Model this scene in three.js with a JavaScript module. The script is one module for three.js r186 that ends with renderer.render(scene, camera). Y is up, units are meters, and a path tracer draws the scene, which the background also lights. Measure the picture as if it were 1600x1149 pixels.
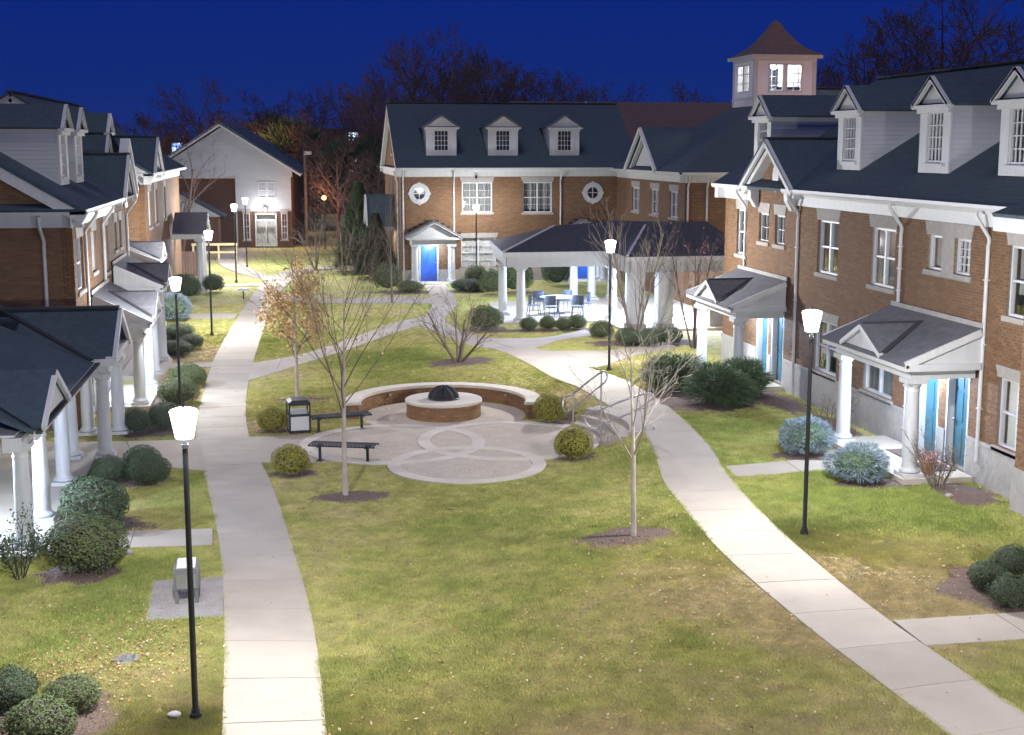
import * as THREE from 'three';
import { mergeGeometries } from 'three/addons/utils/BufferGeometryUtils.js';

// ---------------------------------------------------------------- camera, sky, light, exposure
const V = (x, y, z) => new THREE.Vector3(x, y, z);
const scene = new THREE.Scene();
const camera = new THREE.PerspectiveCamera(30.6, 1024 / 735, 0.3, 3000);
camera.position.set(0, 7.5, 0);
camera.lookAt(0.164647 * 50, 7.5 - 0.160968 * 50, -0.973129 * 50);
const renderer = new THREE.WebGLRenderer({ antialias: true });
renderer.toneMapping = THREE.LinearToneMapping;
renderer.toneMappingExposure = 1.14;
renderer.shadowMap.enabled = true;

{ // clear evening sky, deep blue, the last pale band low on the horizon
  const w = 256, h = 128, d = new Float32Array(w * h * 4);
  for (let j = 0; j < h; j++) for (let i = 0; i < w; i++) {
    const el = ((j + 0.5) / h - 0.5) * Math.PI, k = (j * w + i) * 4;
    const t = Math.exp(-Math.max(0, el) * 5);
    d[k] = 0.0002 + 0.004 * t; d[k + 1] = 0.0105 + 0.010 * t; d[k + 2] = 0.185 - 0.035 * t; d[k + 3] = 1;
    if (el < 0) { d[k] = 0.004; d[k + 1] = 0.010; d[k + 2] = 0.06; }
  }
  const sky = new THREE.DataTexture(d, w, h, THREE.RGBAFormat, THREE.FloatType);
  sky.mapping = THREE.EquirectangularReflectionMapping; sky.magFilter = sky.minFilter = THREE.LinearFilter; sky.needsUpdate = true;
  scene.background = sky; scene.environment = sky;
}
const sun = new THREE.DirectionalLight(new THREE.Color(1, 0.96, 0.92), 0.9);   // faint glow left of the sun below the horizon
sun.position.set(-14, 85, -14); sun.target.position.set(4, 0, -40); sun.shadow.radius = 45; sun.castShadow = true;
Object.assign(sun.shadow.camera, { left: -60, right: 60, top: 60, bottom: -60, far: 250 });
scene.add(sun, sun.target);
const LAMP_I = 165, LAMP_C = new THREE.Color(0.93, 0.955, 1), PORCH_C = new THREE.Color(0.58, 0.73, 1);

// ---------------------------------------------------------------- helpers
function rngOf(seed) { let s = seed >>> 0; return () => { s = (s + 0x6D2B79F5) >>> 0; let t = s; t = Math.imul(t ^ (t >>> 15), t | 1); t ^= t + Math.imul(t ^ (t >>> 7), t | 61); return ((t ^ (t >>> 14)) >>> 0) / 4294967296; }; }
const clamp = (x, a = 0, b = 1) => Math.max(a, Math.min(b, x));
const ss = (a, b, x) => { const t = clamp((x - a) / (b - a)); return t * t * (3 - 2 * t); };
const mix = (a, b, t) => a + (b - a) * t;
function hash2(i, j, s) { let h = Math.imul(i | 0, 374761393) ^ Math.imul(j | 0, 668265263) ^ Math.imul(s | 0, 2147483647 - 1013904223); h = Math.imul(h ^ (h >>> 13), 1274126177); return ((h ^ (h >>> 16)) >>> 0) / 4294967296; }
function vnoise(x, y, s = 0, per = 0) {
  const i = Math.floor(x), j = Math.floor(y), fx = x - i, fy = y - j, u = fx * fx * (3 - 2 * fx), v = fy * fy * (3 - 2 * fy);
  const m = per ? (a) => ((a % per) + per) % per : (a) => a;
  const a = hash2(m(i), m(j), s), b = hash2(m(i + 1), m(j), s), c = hash2(m(i), m(j + 1), s), d = hash2(m(i + 1), m(j + 1), s);
  return mix(mix(a, b, u), mix(c, d, u), v);
}
function fbm(x, y, s = 0, oct = 4, per = 0) { let a = 0, w = 0.5, t = 0; for (let k = 0; k < oct; k++) { a += w * vnoise(x, y, s + k * 17, per); t += w; x *= 2; y *= 2; if (per) per *= 2; w *= 0.5; } return a / t; }
const srgb8 = (c) => Math.round(255 * clamp(c <= 0.0031308 ? 12.92 * c : 1.055 * Math.pow(c, 1 / 2.4) - 0.055));
function tex(w, h, fn, color = true) {
  const d = new Uint8Array(w * h * 4);
  for (let j = 0; j < h; j++) for (let i = 0; i < w; i++) {
    const c = fn(i / w, j / h), k = (j * w + i) * 4;
    if (color) { d[k] = srgb8(c[0]); d[k + 1] = srgb8(c[1]); d[k + 2] = srgb8(c[2]); } else d[k] = d[k + 1] = d[k + 2] = Math.round(255 * clamp(c));
    d[k + 3] = 255;
  }
  const t = new THREE.DataTexture(d, w, h, THREE.RGBAFormat); t.wrapS = t.wrapT = THREE.RepeatWrapping;
  t.magFilter = THREE.LinearFilter; t.minFilter = THREE.LinearMipmapLinearFilter; t.generateMipmaps = true;
  if (color) t.colorSpace = THREE.SRGBColorSpace; t.needsUpdate = true; return t;
}
const lin = (r, g, b) => new THREE.Color().setRGB(r, g, b);
function mat(c, rough = 0.8, extra = {}) { return new THREE.MeshStandardMaterial({ color: lin(...c), roughness: rough, ...extra }); }
function texMat(size, fn, bump, bumpScale, rough, res = 512) {           // a material whose pattern repeats every "size" metres
  const m = new THREE.MeshStandardMaterial({ roughness: rough, map: tex(res, res, fn) });
  m.map.repeat.set(1 / size, 1 / size);
  if (bump) { m.bumpMap = tex(res, res, bump, false); m.bumpMap.repeat.set(1 / size, 1 / size); m.bumpScale = bumpScale; }
  return m;
}

function bx(x0, x1, y0, y1, z0, z1) { const g = new THREE.BoxGeometry(Math.abs(x1 - x0), Math.abs(y1 - y0), Math.abs(z1 - z0)); g.translate((x0 + x1) / 2, (y0 + y1) / 2, (z0 + z1) / 2); return g; }
function cyl(r0, r1, y0, y1, x = 0, z = 0, n = 14) { const g = new THREE.CylinderGeometry(r1, r0, y1 - y0, n); g.translate(x, (y0 + y1) / 2, z); return g; }
function ext(pts, depth, holes = []) { const s = new THREE.Shape(pts.map((p) => new THREE.Vector2(p[0], p[1]))); for (const h of holes) s.holes.push(new THREE.Path(h.map((p) => new THREE.Vector2(p[0], p[1])))); return new THREE.ExtrudeGeometry(s, { depth, bevelEnabled: false }); }
const prismZ = (p, z0, z1, holes) => ext(p, z1 - z0, holes).translate(0, 0, z0);
const prismX = (p, x0, x1) => ext(p, x1 - x0).rotateY(-Math.PI / 2).translate(x1, 0, 0);       // profile points are (z, y)
const prismY = (p, y0, y1) => ext(p.map(([x, z]) => [x, -z]), y1 - y0).rotateX(-Math.PI / 2).translate(0, y0, 0);
function bar(a, b, w, h, up = V(0, 1, 0)) {                              // a square bar from a to b; w across, h along up
  const d = b.clone().sub(a), L = d.length(); d.normalize();
  const x = new THREE.Vector3().crossVectors(up, d).normalize(), y = new THREE.Vector3().crossVectors(d, x);
  const g = new THREE.BoxGeometry(w, h, L), m = new THREE.Matrix4().makeBasis(x, y, d); m.setPosition(a.clone().add(b).multiplyScalar(0.5)); g.applyMatrix4(m); return g;
}
function tube(pts, r, n = 8, seg = 0, smooth = true) { const c = smooth ? new THREE.CatmullRomCurve3(pts, false, 'catmullrom', 0.3) : new THREE.CurvePath(); if (!smooth) for (let i = 0; i + 1 < pts.length; i++) c.add(new THREE.LineCurve3(pts[i], pts[i + 1])); return new THREE.TubeGeometry(c, seg || pts.length * 5, r, n); }
function slab(pts, t) {                                                  // a flat convex sheet of roof with thickness t below it
  let P = pts.map((p) => (p.isVector3 ? p : V(...p)));
  let n = new THREE.Vector3().crossVectors(P[1].clone().sub(P[0]), P[2].clone().sub(P[0])).normalize();
  if (n.y < 0) { P = P.reverse(); n.negate(); }
  const e1 = new THREE.Vector3().crossVectors(V(0, 1, 0), n); if (e1.lengthSq() < 1e-6) e1.set(1, 0, 0); e1.normalize();
  const e2 = new THREE.Vector3().crossVectors(n, e1), Q = P.map((p) => p.clone().addScaledVector(n, -t));
  const pos = [], uv = [], put = (p) => { pos.push(p.x, p.y, p.z); uv.push(p.dot(e1), p.dot(e2)); };
  for (let i = 1; i + 1 < P.length; i++) { put(P[0]); put(P[i]); put(P[i + 1]); put(Q[0]); put(Q[i + 1]); put(Q[i]); }
  for (let i = 0; i < P.length; i++) { const j = (i + 1) % P.length; put(P[i]); put(Q[i]); put(Q[j]); put(P[i]); put(Q[j]); put(P[j]); }
  const g = new THREE.BufferGeometry(); g.setAttribute('position', new THREE.Float32BufferAttribute(pos, 3)); g.setAttribute('uv', new THREE.Float32BufferAttribute(uv, 2)); g.computeVertexNormals(); g.userData.ownUV = true; return g;
}
function boxUV(g) {
  const p = g.attributes.position, n = g.attributes.normal, uv = new Float32Array(p.count * 2);
  for (let i = 0; i < p.count; i++) {
    const ax = Math.abs(n.getX(i)), ay = Math.abs(n.getY(i)), az = Math.abs(n.getZ(i));
    if (ay >= ax && ay >= az) { uv[2 * i] = p.getX(i); uv[2 * i + 1] = p.getZ(i); } else if (ax >= az) { uv[2 * i] = p.getZ(i); uv[2 * i + 1] = p.getY(i); } else { uv[2 * i] = p.getX(i); uv[2 * i + 1] = p.getY(i); }
  }
  g.setAttribute('uv', new THREE.BufferAttribute(uv, 2));
}
function geo(list) {
  const a = (Array.isArray(list) ? list : [list]).map((g) => {
    const o = g.userData.ownUV, r = g.index ? g.toNonIndexed() : g; if (!r.attributes.normal) r.computeVertexNormals(); if (!o) boxUV(r);
    for (const k of Object.keys(r.attributes)) if (!['position', 'normal', 'uv'].includes(k)) r.deleteAttribute(k); return r;
  });
  return a.length > 1 ? mergeGeometries(a) : a[0];
}
const taken = new Map();
function numbered(name) { const n = taken.get(name) || 0; taken.set(name, n + 1); return n ? name + '_' + String(n).padStart(3, '0') : name; }
function obj(name, list, material, parent, shadow = true) {
  const m = new THREE.Mesh(list.isBufferGeometry && list.userData.ready ? list : geo(list), material); m.name = name; m.castShadow = m.receiveShadow = shadow; if (parent) parent.add(m); return m;
}
function thing(name, label, category, [x, y, z] = [0, 0, 0], turn = 0, group) {
  const o = new THREE.Group(); o.name = numbered(name); o.position.set(x, y, z); o.rotation.y = turn; o.userData = { label, category }; if (group) o.userData.group = group; scene.add(o); return o;
}
function struct(name, list, material) { const m = obj(numbered(name), list, material, scene); m.userData.kind = 'structure'; return m; }
const ready = (g) => { g.userData.ready = true; return g; };
function pointLight(parent, x, y, z, color, intensity, radius = 4) { const l = new THREE.PointLight(color, intensity, 0, 2); l.position.set(x, y, z); l.castShadow = true; l.shadow.radius = radius; parent.add(l); return l; }

// ---------------------------------------------------------------- materials
const grain = (s, oct = 4, per = 8) => (u, v) => fbm(u * per, v * per, s, oct, per);
const speck = (base, amt, s, per = 16) => (u, v) => { const k = 1 + amt * (fbm(u * per, v * per, s, 4, per) - 0.5) * 2 + amt * 0.5 * (hash2(u * 512, v * 512, s + 3) - 0.5); return [base[0] * k, base[1] * k, base[2] * k]; };
const concreteTone = (b, s) => { const a = fbm, f = (u, v) => { const k = 1 + 0.36 * (a(u * 4, v * 4, s, 5, 4) - 0.5) + 0.10 * (hash2(u * 512, v * 512, s) - 0.5); return [b[0] * k, b[1] * k, b[2] * k]; }; return texMat(3.1, f, grain(s + 9, 5, 64), 0.003, 0.9); };
const M = {};
M.concrete = [concreteTone([0.42, 0.362, 0.288], 11), concreteTone([0.395, 0.34, 0.27], 23), concreteTone([0.44, 0.38, 0.303], 37)];
M.joint = mat([0.16, 0.14, 0.12], 0.95);
const pebble = (b, s) => texMat(1.4, (u, v) => { const k = 0.72 + 0.55 * vnoise(u * 110, v * 110, s, 110) + 0.25 * (fbm(u * 5, v * 5, s + 1, 3, 5) - 0.5); return [b[0] * k, b[1] * k * (0.97 + 0.06 * vnoise(u * 110, v * 110, s + 2, 110)), b[2] * k]; }, (u, v) => vnoise(u * 110, v * 110, s, 110), 0.006, 0.95);
M.aggregate = pebble([0.52, 0.44, 0.335], 5); M.pad = pebble([0.32, 0.29, 0.26], 8);
M.band = concreteTone([0.62, 0.545, 0.44], 61);
M.mortar = texMat(1.3, speck([0.20, 0.155, 0.115], 0.2, 4), null, 0, 0.95, 256);
M.brick = new THREE.MeshStandardMaterial({ roughness: 0.9, map: tex(128, 128, speck([1, 1, 1], 0.16, 3, 8)) });
M.stone = texMat(2.3, speck([0.30, 0.275, 0.245], 0.18, 7), grain(8, 5, 32), 0.004, 0.9);
M.white = texMat(2.9, (u, v) => { const k = 1 + 0.22 * (fbm(u * 48, v * 6, 9, 4, 6) - 0.5) + 0.12 * (fbm(u * 6, v * 6, 19, 3, 6) - 0.5); return [0.46 * k, 0.455 * k, 0.45 * k]; }, null, 0, 0.55, 512);
M.sash = mat([0.47, 0.47, 0.47], 0.5);
M.soffit = mat([0.55, 0.54, 0.53], 0.7);
M.siding = texMat(1.2, (u, v) => { const k = 0.97 + 0.06 * (hash2(Math.floor(v * 10), 0, 2) - 0.5) + 0.05 * (fbm(u * 6, v * 6, 4, 3, 6) - 0.5); return [0.42 * k, 0.42 * k, 0.43 * k]; }, (u, v) => 1 - ((v * 10) % 1), 0.012, 0.6);
const shingles = (b, s, amt = 0.13) => texMat(2.1, (u, v) => { const r = Math.floor(v * 15), c = Math.floor(u * 16 + (hash2(r, 1, s)) * 3 + (r % 2) * 0.5), k = 1 + amt * (hash2(((c % 16) + 16) % 16, r, s) - 0.5) * 2 + 0.3 * (hash2(u * 512, v * 512, s) - 0.5); return [b[0] * k, b[1] * k, b[2] * k]; }, (u, v) => { const r = Math.floor(v * 15); return 0.8 * (1 - ((v * 15) % 1)) + 0.2 * hash2(Math.floor(u * 9 + hash2(r, 1, s) * 3 + (r % 2) * 0.5), r, s); }, 0.012, 0.85, 1024);
M.shingle = shingles([0.032, 0.052, 0.066], 3); M.porchShingle = shingles([0.095, 0.094, 0.102], 13); M.brownShingle = shingles([0.10, 0.062, 0.055], 17);
M.ridge = mat([0.022, 0.022, 0.024], 0.8);
M.seam = mat([0.036, 0.040, 0.040], 0.75);
M.glass = new THREE.MeshPhysicalMaterial({ color: 0xffffff, roughness: 0.03, transmission: 1, thickness: 0, ior: 1.5 });
M.blind = mat([0.56, 0.54, 0.49], 0.8); M.curtain = mat([0.20, 0.205, 0.19], 0.9);
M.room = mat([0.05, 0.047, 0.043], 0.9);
M.doorBlue = mat([0.012, 0.085, 0.42], 0.4); M.doorTeal = mat([0.03, 0.105, 0.14], 0.45);
M.black = mat([0.014, 0.015, 0.017], 0.45); M.castIron = mat([0.02, 0.02, 0.021], 0.85); M.steel = mat([0.55, 0.55, 0.56], 0.35, { metalness: 0.9 }); M.brass = mat([0.6, 0.55, 0.45], 0.3, { metalness: 0.9 });
M.lamp = new THREE.MeshStandardMaterial({ color: 0xffffff, emissive: lin(1, 0.98, 0.95), emissiveIntensity: 6, roughness: 0.4 });
M.porchLamp = new THREE.MeshStandardMaterial({ color: 0xffffff, emissive: lin(0.8, 0.9, 1), emissiveIntensity: 5, roughness: 0.4 });
M.sodium = new THREE.MeshStandardMaterial({ color: 0xffffff, emissive: lin(1, 0.36, 0.06), emissiveIntensity: 6, roughness: 0.4 });
M.mulch = texMat(1.1, (u, v) => { const k = 0.55 + 0.95 * fbm(u * 40, v * 24, 5, 3, 8); return [0.125 * k, 0.082 * k, 0.062 * k]; }, (u, v) => fbm(u * 40, v * 24, 5, 3, 8), 0.03, 1);
M.bark = texMat(0.8, (u, v) => { const k = 0.6 + 0.8 * fbm(u * 16, v * 4, 9, 4, 4); return [0.15 * k, 0.115 * k, 0.085 * k]; }, grain(4, 4, 8), 0.008, 0.95, 256);
M.barkPale = texMat(0.8, (u, v) => { const k = 0.6 + 0.8 * fbm(u * 16, v * 4, 19, 4, 4); return [0.36 * k, 0.31 * k, 0.25 * k]; }, grain(4, 4, 8), 0.008, 0.95, 256);
M.barkDark = mat([0.085, 0.050, 0.042], 0.95);
const leafM = (c) => new THREE.MeshPhysicalMaterial({ color: lin(...c), roughness: 0.75, side: THREE.DoubleSide });
M.leafDark = leafM([0.06, 0.092, 0.036]); M.leafMid = leafM([0.098, 0.128, 0.038]); M.leafYellow = leafM([0.30, 0.275, 0.03]); M.leafBlue = leafM([0.22, 0.285, 0.31]); M.leafJuniper = leafM([0.085, 0.132, 0.05]); M.leafOchre = leafM([0.52, 0.35, 0.16]); M.leafRed = leafM([0.20, 0.075, 0.06]);

// ---------------------------------------------------------------- terrain
function terr(x, z) {
  const w = 1 - ss(5.5, 9, Math.abs(z + 34)), st = 1 - ss(1.4, 2.3, Math.abs(z + 33.9)), a = ss(mix(6.9, 8.3, st), mix(8.6, 9.1, st), x), b = ss(1.5, 8.5, x);
  let h = 0.4 * (w * a + (1 - w) * b); const n = ss(-50, -66, z); h += (Math.max(h, 0.35) - h) * n; return h;
}
const paved = [];                                                        // outlines of paving and beds, where no grass grows
function inPoly(p, x, z) { let c = false; for (let i = 0, j = p.length - 1; i < p.length; j = i++) { const [xi, zi] = p[i], [xj, zj] = p[j]; if ((zi > z) !== (zj > z) && x < ((xj - xi) * (z - zi)) / (zj - zi) + xi) c = !c; } return c; }
function keepOut(p, soft = false) { let a = 1e9, b = -1e9, c = 1e9, d = -1e9; for (const [x, z] of p) { a = Math.min(a, x); b = Math.max(b, x); c = Math.min(c, z); d = Math.max(d, z); } paved.push({ p, a, b, c, d, soft }); }
const isPaved = (x, z) => paved.some((q) => x > q.a && x < q.b && z > q.c && z < q.d && inPoly(q.p, x, z));

const blobs = [[8.9, -20, 2.4, -0.55], [9.7, -19.2, 1.3, -0.6], [12.2, -24.5, 2.4, 0.55], [11.8, -31.5, 2.4, 0.35], [4.2, -15.5, 3.5, -0.12], [7, -19.5, 2.2, -0.42], [0.9, -21, 2, 0.10], [3.2, -26.5, 3, 0.30], [-3, -21.5, 1.8, 0.4], [-2.4, -24, 1.2, 0.25], [-2, -19.6, 1.0, -0.25], [-1.0, -36.5, 0.9, -0.7], [-0.6, -33, 1.0, -0.35], [9.6, -37.5, 2, -0.3], [10.5, -43.5, 1.8, -0.35], [9.7, -47.8, 1.6, -0.3], [-3.3, -50, 1.6, -0.45], [-3.2, -46, 1.2, -0.6], [0.4, -53, 1.8, 0.05], [3.6, -47, 2.2, 0.35], [5.2, -60, 1.4, -0.4], [7.8, -37.5, 1.2, -0.45], [4.4, -74, 4, 0.6]];
function turf(x, z) {                                                    // 0 dormant straw ... 1 green
  let g = 0.52 + 1.05 * (fbm(x * 0.33 + 7, z * 0.33, 71, 4) - 0.5) + 0.55 * (fbm(x * 1.9, z * 1.9, 31, 3) - 0.5);
  for (const [bx_, bz, r, a] of blobs) { const d2 = ((x - bx_) ** 2 + (z - bz) ** 2) / (r * r); if (d2 < 6) g += a * Math.exp(-d2); }
  return clamp(g);
}
const turfColor = (g, k) => { const straw = [0.52, 0.42, 0.235], mid = [0.475, 0.45, 0.14], green = [0.235, 0.29, 0.058]; const t = g < 0.5 ? g * 2 : g * 2 - 1, A = g < 0.5 ? straw : mid, B = g < 0.5 ? mid : green; return [0, 1, 2].map((i) => mix(A[i], B[i], t) * k); };
{
  const ax = [], az = [];
  for (let x = -700; x < -30; x += Math.max(4, -x * 0.12)) ax.push(x); for (let x = -30; x < 40; x += (x > -8 && x < 18 ? 0.35 : 1.5)) ax.push(x); for (let x = 40; x <= 800; x += Math.max(4, x * 0.12)) ax.push(x);
  for (let z = -1500; z < -110; z += Math.max(5, -z * 0.09)) az.push(z); for (let z = -110; z < 24; z += (z > -75 && z < -8 ? 0.4 : 1.6)) az.push(z); az.push(24);
  const nx = ax.length, nz = az.length, pos = new Float32Array(nx * nz * 3), uv = new Float32Array(nx * nz * 2), idx = [];
  for (let j = 0; j < nz; j++) for (let i = 0; i < nx; i++) { const k = j * nx + i, x = ax[i], z = az[j]; pos.set([x, terr(x, z) + 0.015 * (vnoise(x * 1.3, z * 1.3, 5) - 0.5), z], k * 3); uv.set([(x + 10) / 28, (z + 70) / 64], k * 2); if (i && j) idx.push(k - nx - 1, k - 1, k, k - nx - 1, k, k - nx); }
  const g = new THREE.BufferGeometry(); g.setAttribute('position', new THREE.BufferAttribute(pos, 3)); g.setAttribute('uv', new THREE.BufferAttribute(uv, 2)); g.setIndex(idx); g.computeVertexNormals();
  const t = tex(1400, 2048, (u, v) => { const x = u * 28 - 10, z = v * 64 - 70; return turfColor(turf(x, z), 0.68 + 0.42 * vnoise(x * 9, z * 9, 3) + 0.35 * (hash2(u * 1400, v * 2048, 9) - 0.5)); });
  t.wrapS = t.wrapT = THREE.MirroredRepeatWrapping;
  const m = new THREE.MeshStandardMaterial({ map: t, roughness: 1, bumpMap: tex(512, 512, (u, v) => 0.6 * fbm(u * 64, v * 64, 2, 3, 64) + 0.4 * hash2(u * 512, v * 512, 4), false), bumpScale: 0.03 });
  m.bumpMap.repeat.set(14, 32);
  const o = obj('lawn', ready(g), m, scene); o.userData.kind = 'structure';
}

// ---------------------------------------------------------------- paving
function walkway(name, L, R, layer, slabLen = 1.5, mats = M.concrete) {
  const A = new THREE.CatmullRomCurve3(L.map(([x, z]) => V(x, 0, z)), false, 'centripetal'), B = new THREE.CatmullRomCurve3(R.map(([x, z]) => V(x, 0, z)), false, 'centripetal');
  const n = 240, rows = []; let len = 0, prev = null;
  for (let i = 0; i <= n; i++) { const t = i / n, a = A.getPoint(t), b = B.getPoint(t), c = a.clone().add(b).multiplyScalar(0.5); if (prev) len += c.distanceTo(prev); prev = c; rows.push([a, b, len]); }
  keepOut([...rows.map((r) => [r[0].x, r[0].z]), ...rows.map((r) => [r[1].x, r[1].z]).reverse()]);
  const at = (s) => { let i = 1; while (i < n && rows[i][2] < s) i++; const f = clamp((s - rows[i - 1][2]) / Math.max(1e-6, rows[i][2] - rows[i - 1][2])); return [rows[i - 1][0].clone().lerp(rows[i][0], f), rows[i - 1][1].clone().lerp(rows[i][1], f)]; };
  const strip = (s0, s1, k, top, drop, inset) => {
    const pos = [], P = [];
    for (let i = 0; i <= k; i++) { const [a, b] = at(mix(s0, s1, i / k)); const q = []; for (let j = 0; j <= 3; j++) { const p = a.clone().lerp(b, inset + (1 - 2 * inset) * j / 3); q.push([p.x, terr(p.x, p.z) + top, p.z]); } P.push(q); }
    const o0 = at(s0), o1 = at((s0 + s1) / 2), turnsUp = (o0[1].z - o0[0].z) * (o1[0].x - o0[0].x) - (o0[1].x - o0[0].x) * (o1[0].z - o0[0].z) > 0, tri = (a, b, c) => (turnsUp ? pos.push(...a, ...b, ...c) : pos.push(...a, ...c, ...b)), dn = (p) => [p[0], p[1] - drop, p[2]];
    for (let i = 0; i < k; i++) { for (let j = 0; j < 3; j++) { tri(P[i][j], P[i][j + 1], P[i + 1][j + 1]); tri(P[i][j], P[i + 1][j + 1], P[i + 1][j]); }
      for (const j of [0, 3]) { tri(P[i][j], P[i + 1][j], dn(P[i + 1][j])); tri(P[i][j], dn(P[i + 1][j]), dn(P[i][j])); } }
    for (const i of [0, k]) for (let j = 0; j < 3; j++) { tri(P[i][j], P[i][j + 1], dn(P[i][j + 1])); tri(P[i][j], dn(P[i][j + 1]), dn(P[i][j])); }
    const g = new THREE.BufferGeometry(); g.setAttribute('position', new THREE.Float32BufferAttribute(pos, 3)); g.computeVertexNormals(); return g;
  };
  const w = struct(name, strip(0, len, 60, 0.018 + layer, 0.1, 0.01), M.joint), N = Math.max(1, Math.round(len / slabLen)), r = rngOf(name.length * 77 + L.length * 13 + Math.round(len * 10));
  for (let i = 0; i < N; i++) { const s0 = len * i / N, s1 = len * (i + 1) / N, gap = 0.009; obj('slab', strip(s0 + gap, s1 - gap, 4, 0.034 + layer + 0.003 * (r() - 0.5), 0.1, 0), mats[Math.floor(r() * mats.length)], w); }
  return w;
}
walkway('walkway', [[-0.6, 4], [-0.7, -6], [-0.8, -12], [-0.96, -16.8], [-1.12, -21.3], [-1.37, -25.3], [-1.85, -30], [-2.41, -35], [-2.55, -38], [-2.6, -42.5], [-2.6, -49], [-2.3, -56], [-1.97, -61], [-1.62, -67], [-1.25, -72], [-0.3, -79], [1.4, -82.4], [4.2, -83.2]], [[0.6, 4], [0.5, -6], [0.42, -12], [0.37, -16.7], [0.28, -21], [-0.02, -25.2], [-0.43, -30], [-1.02, -35], [-1.2, -38], [-1.27, -42.5], [-1.17, -49], [-0.93, -56], [-0.7, -61], [-0.35, -66.8], [0.05, -71.5], [0.9, -77.6], [2.1, -80.7], [4.2, -81.4]], 0);
walkway('walkway', [[8.4, 2], [8.1, -8], [7.85, -14.4], [7.6, -18.4], [7.55, -22.6], [7.98, -27.3], [8.55, -30.4], [8.98, -34.2], [8.77, -36.2], [8.6, -38.6], [8.2, -40.9], [7.83, -44.2], [7.35, -46.9], [6.69, -48.2], [6.05, -51.2], [5.5, -54.4], [5.85, -57.2], [6.5, -60.5], [6.95, -65], [7.2, -70.3]], [[9.8, 2], [9.4, -8], [9.12, -14.6], [8.9, -18.4], [8.98, -22.4], [9.42, -27.2], [9.96, -30.3], [10.33, -34.2], [10.4, -37], [10.3, -39.6], [9.85, -41.8], [9.1, -44.6], [8.77, -46.8], [7.9, -49.3], [7.0, -51.5], [6.6, -55.8], [6.9, -57.6], [7.7, -60.8], [8.1, -65], [8.3, -70.3]], 0);
walkway('walkway', [[-1.3, -43.9], [0.03, -46.3], [2.23, -50.2], [4.41, -53.7], [5.7, -55.0]], [[-1.2, -47.6], [0.3, -49.1], [2.36, -52.7], [4.55, -56.2], [5.9, -57.4]], 0.004);
walkway('walkway', [[8.6, -44.0], [9.73, -42.3], [11.72, -44.4], [13.8, -46.0]], [[8.6, -46.4], [9.4, -46.1], [11.07, -45.9], [13.9, -47.0]], 0.004);
walkway('walkway', [[8.0, -46.9], [8.8, -46.95], [9.96, -48.6], [11.69, -49.8]], [[7.2, -50.3], [7.9, -49.6], [9.41, -49.4], [11.6, -51.4]], 0.008);
walkway('walkway', [[7.3, -61.6], [5.0, -62.4], [2.5, -63.0], [0.2, -64.0], [-0.4, -65.2]], [[7.3, -64.2], [5.0, -65.1], [2.5, -64.6], [0.3, -66.0], [-0.3, -67.0]], 0.004);
walkway('walkway', [[-1.5, -25.35], [-4.6, -25.5]], [[-1.55, -26.5], [-4.6, -26.7]], 0.004);
walkway('walkway', [[9.55, -27.3], [12.75, -27.65]], [[9.65, -28.3], [12.75, -28.85]], 0.004);
walkway('walkway', [[8.95, -17.2], [14.0, -17.2]], [[8.95, -18.25], [14.0, -18.3]], 0.004);
walkway('walkway', [[-2.2, -58.9], [-4.3, -59.2]], [[-2.1, -60.4], [-4.3, -60.6]], 0.004);
walkway('walkway', [[-1.3, -71.6], [-4.6, -71.4]], [[-1.2, -72.9], [-4.6, -72.7]], 0.004);
walkway('walkway', [[-2.3, -47.0], [-4.2, -47.0]], [[-2.3, -48.0], [-4.2, -48.0]], 0.004);
walkway('walkway', [[-0.6, -76], [-2.0, -82], [-2.7, -90], [-2.4, -99.6]], [[-0.9, -73.8], [-3.4, -82], [-4.5, -90], [-4.6, -99.6]], 0.004);
walkway('entrance_paving', [[-2.3, -35.1], [-4, -35.1], [-7.5, -35.5]], [[-1.9, -31.4], [-3.4, -32.2], [-7.5, -32.4]], 0.006, 1.7);
{ const q = [[-2.36, -21.25], [-1.13, -21.25], [-1.22, -23.35], [-2.44, -23.35]]; keepOut(q); struct('equipment_pad', prismY(q, -0.08, 0.036), M.pad); }

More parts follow.
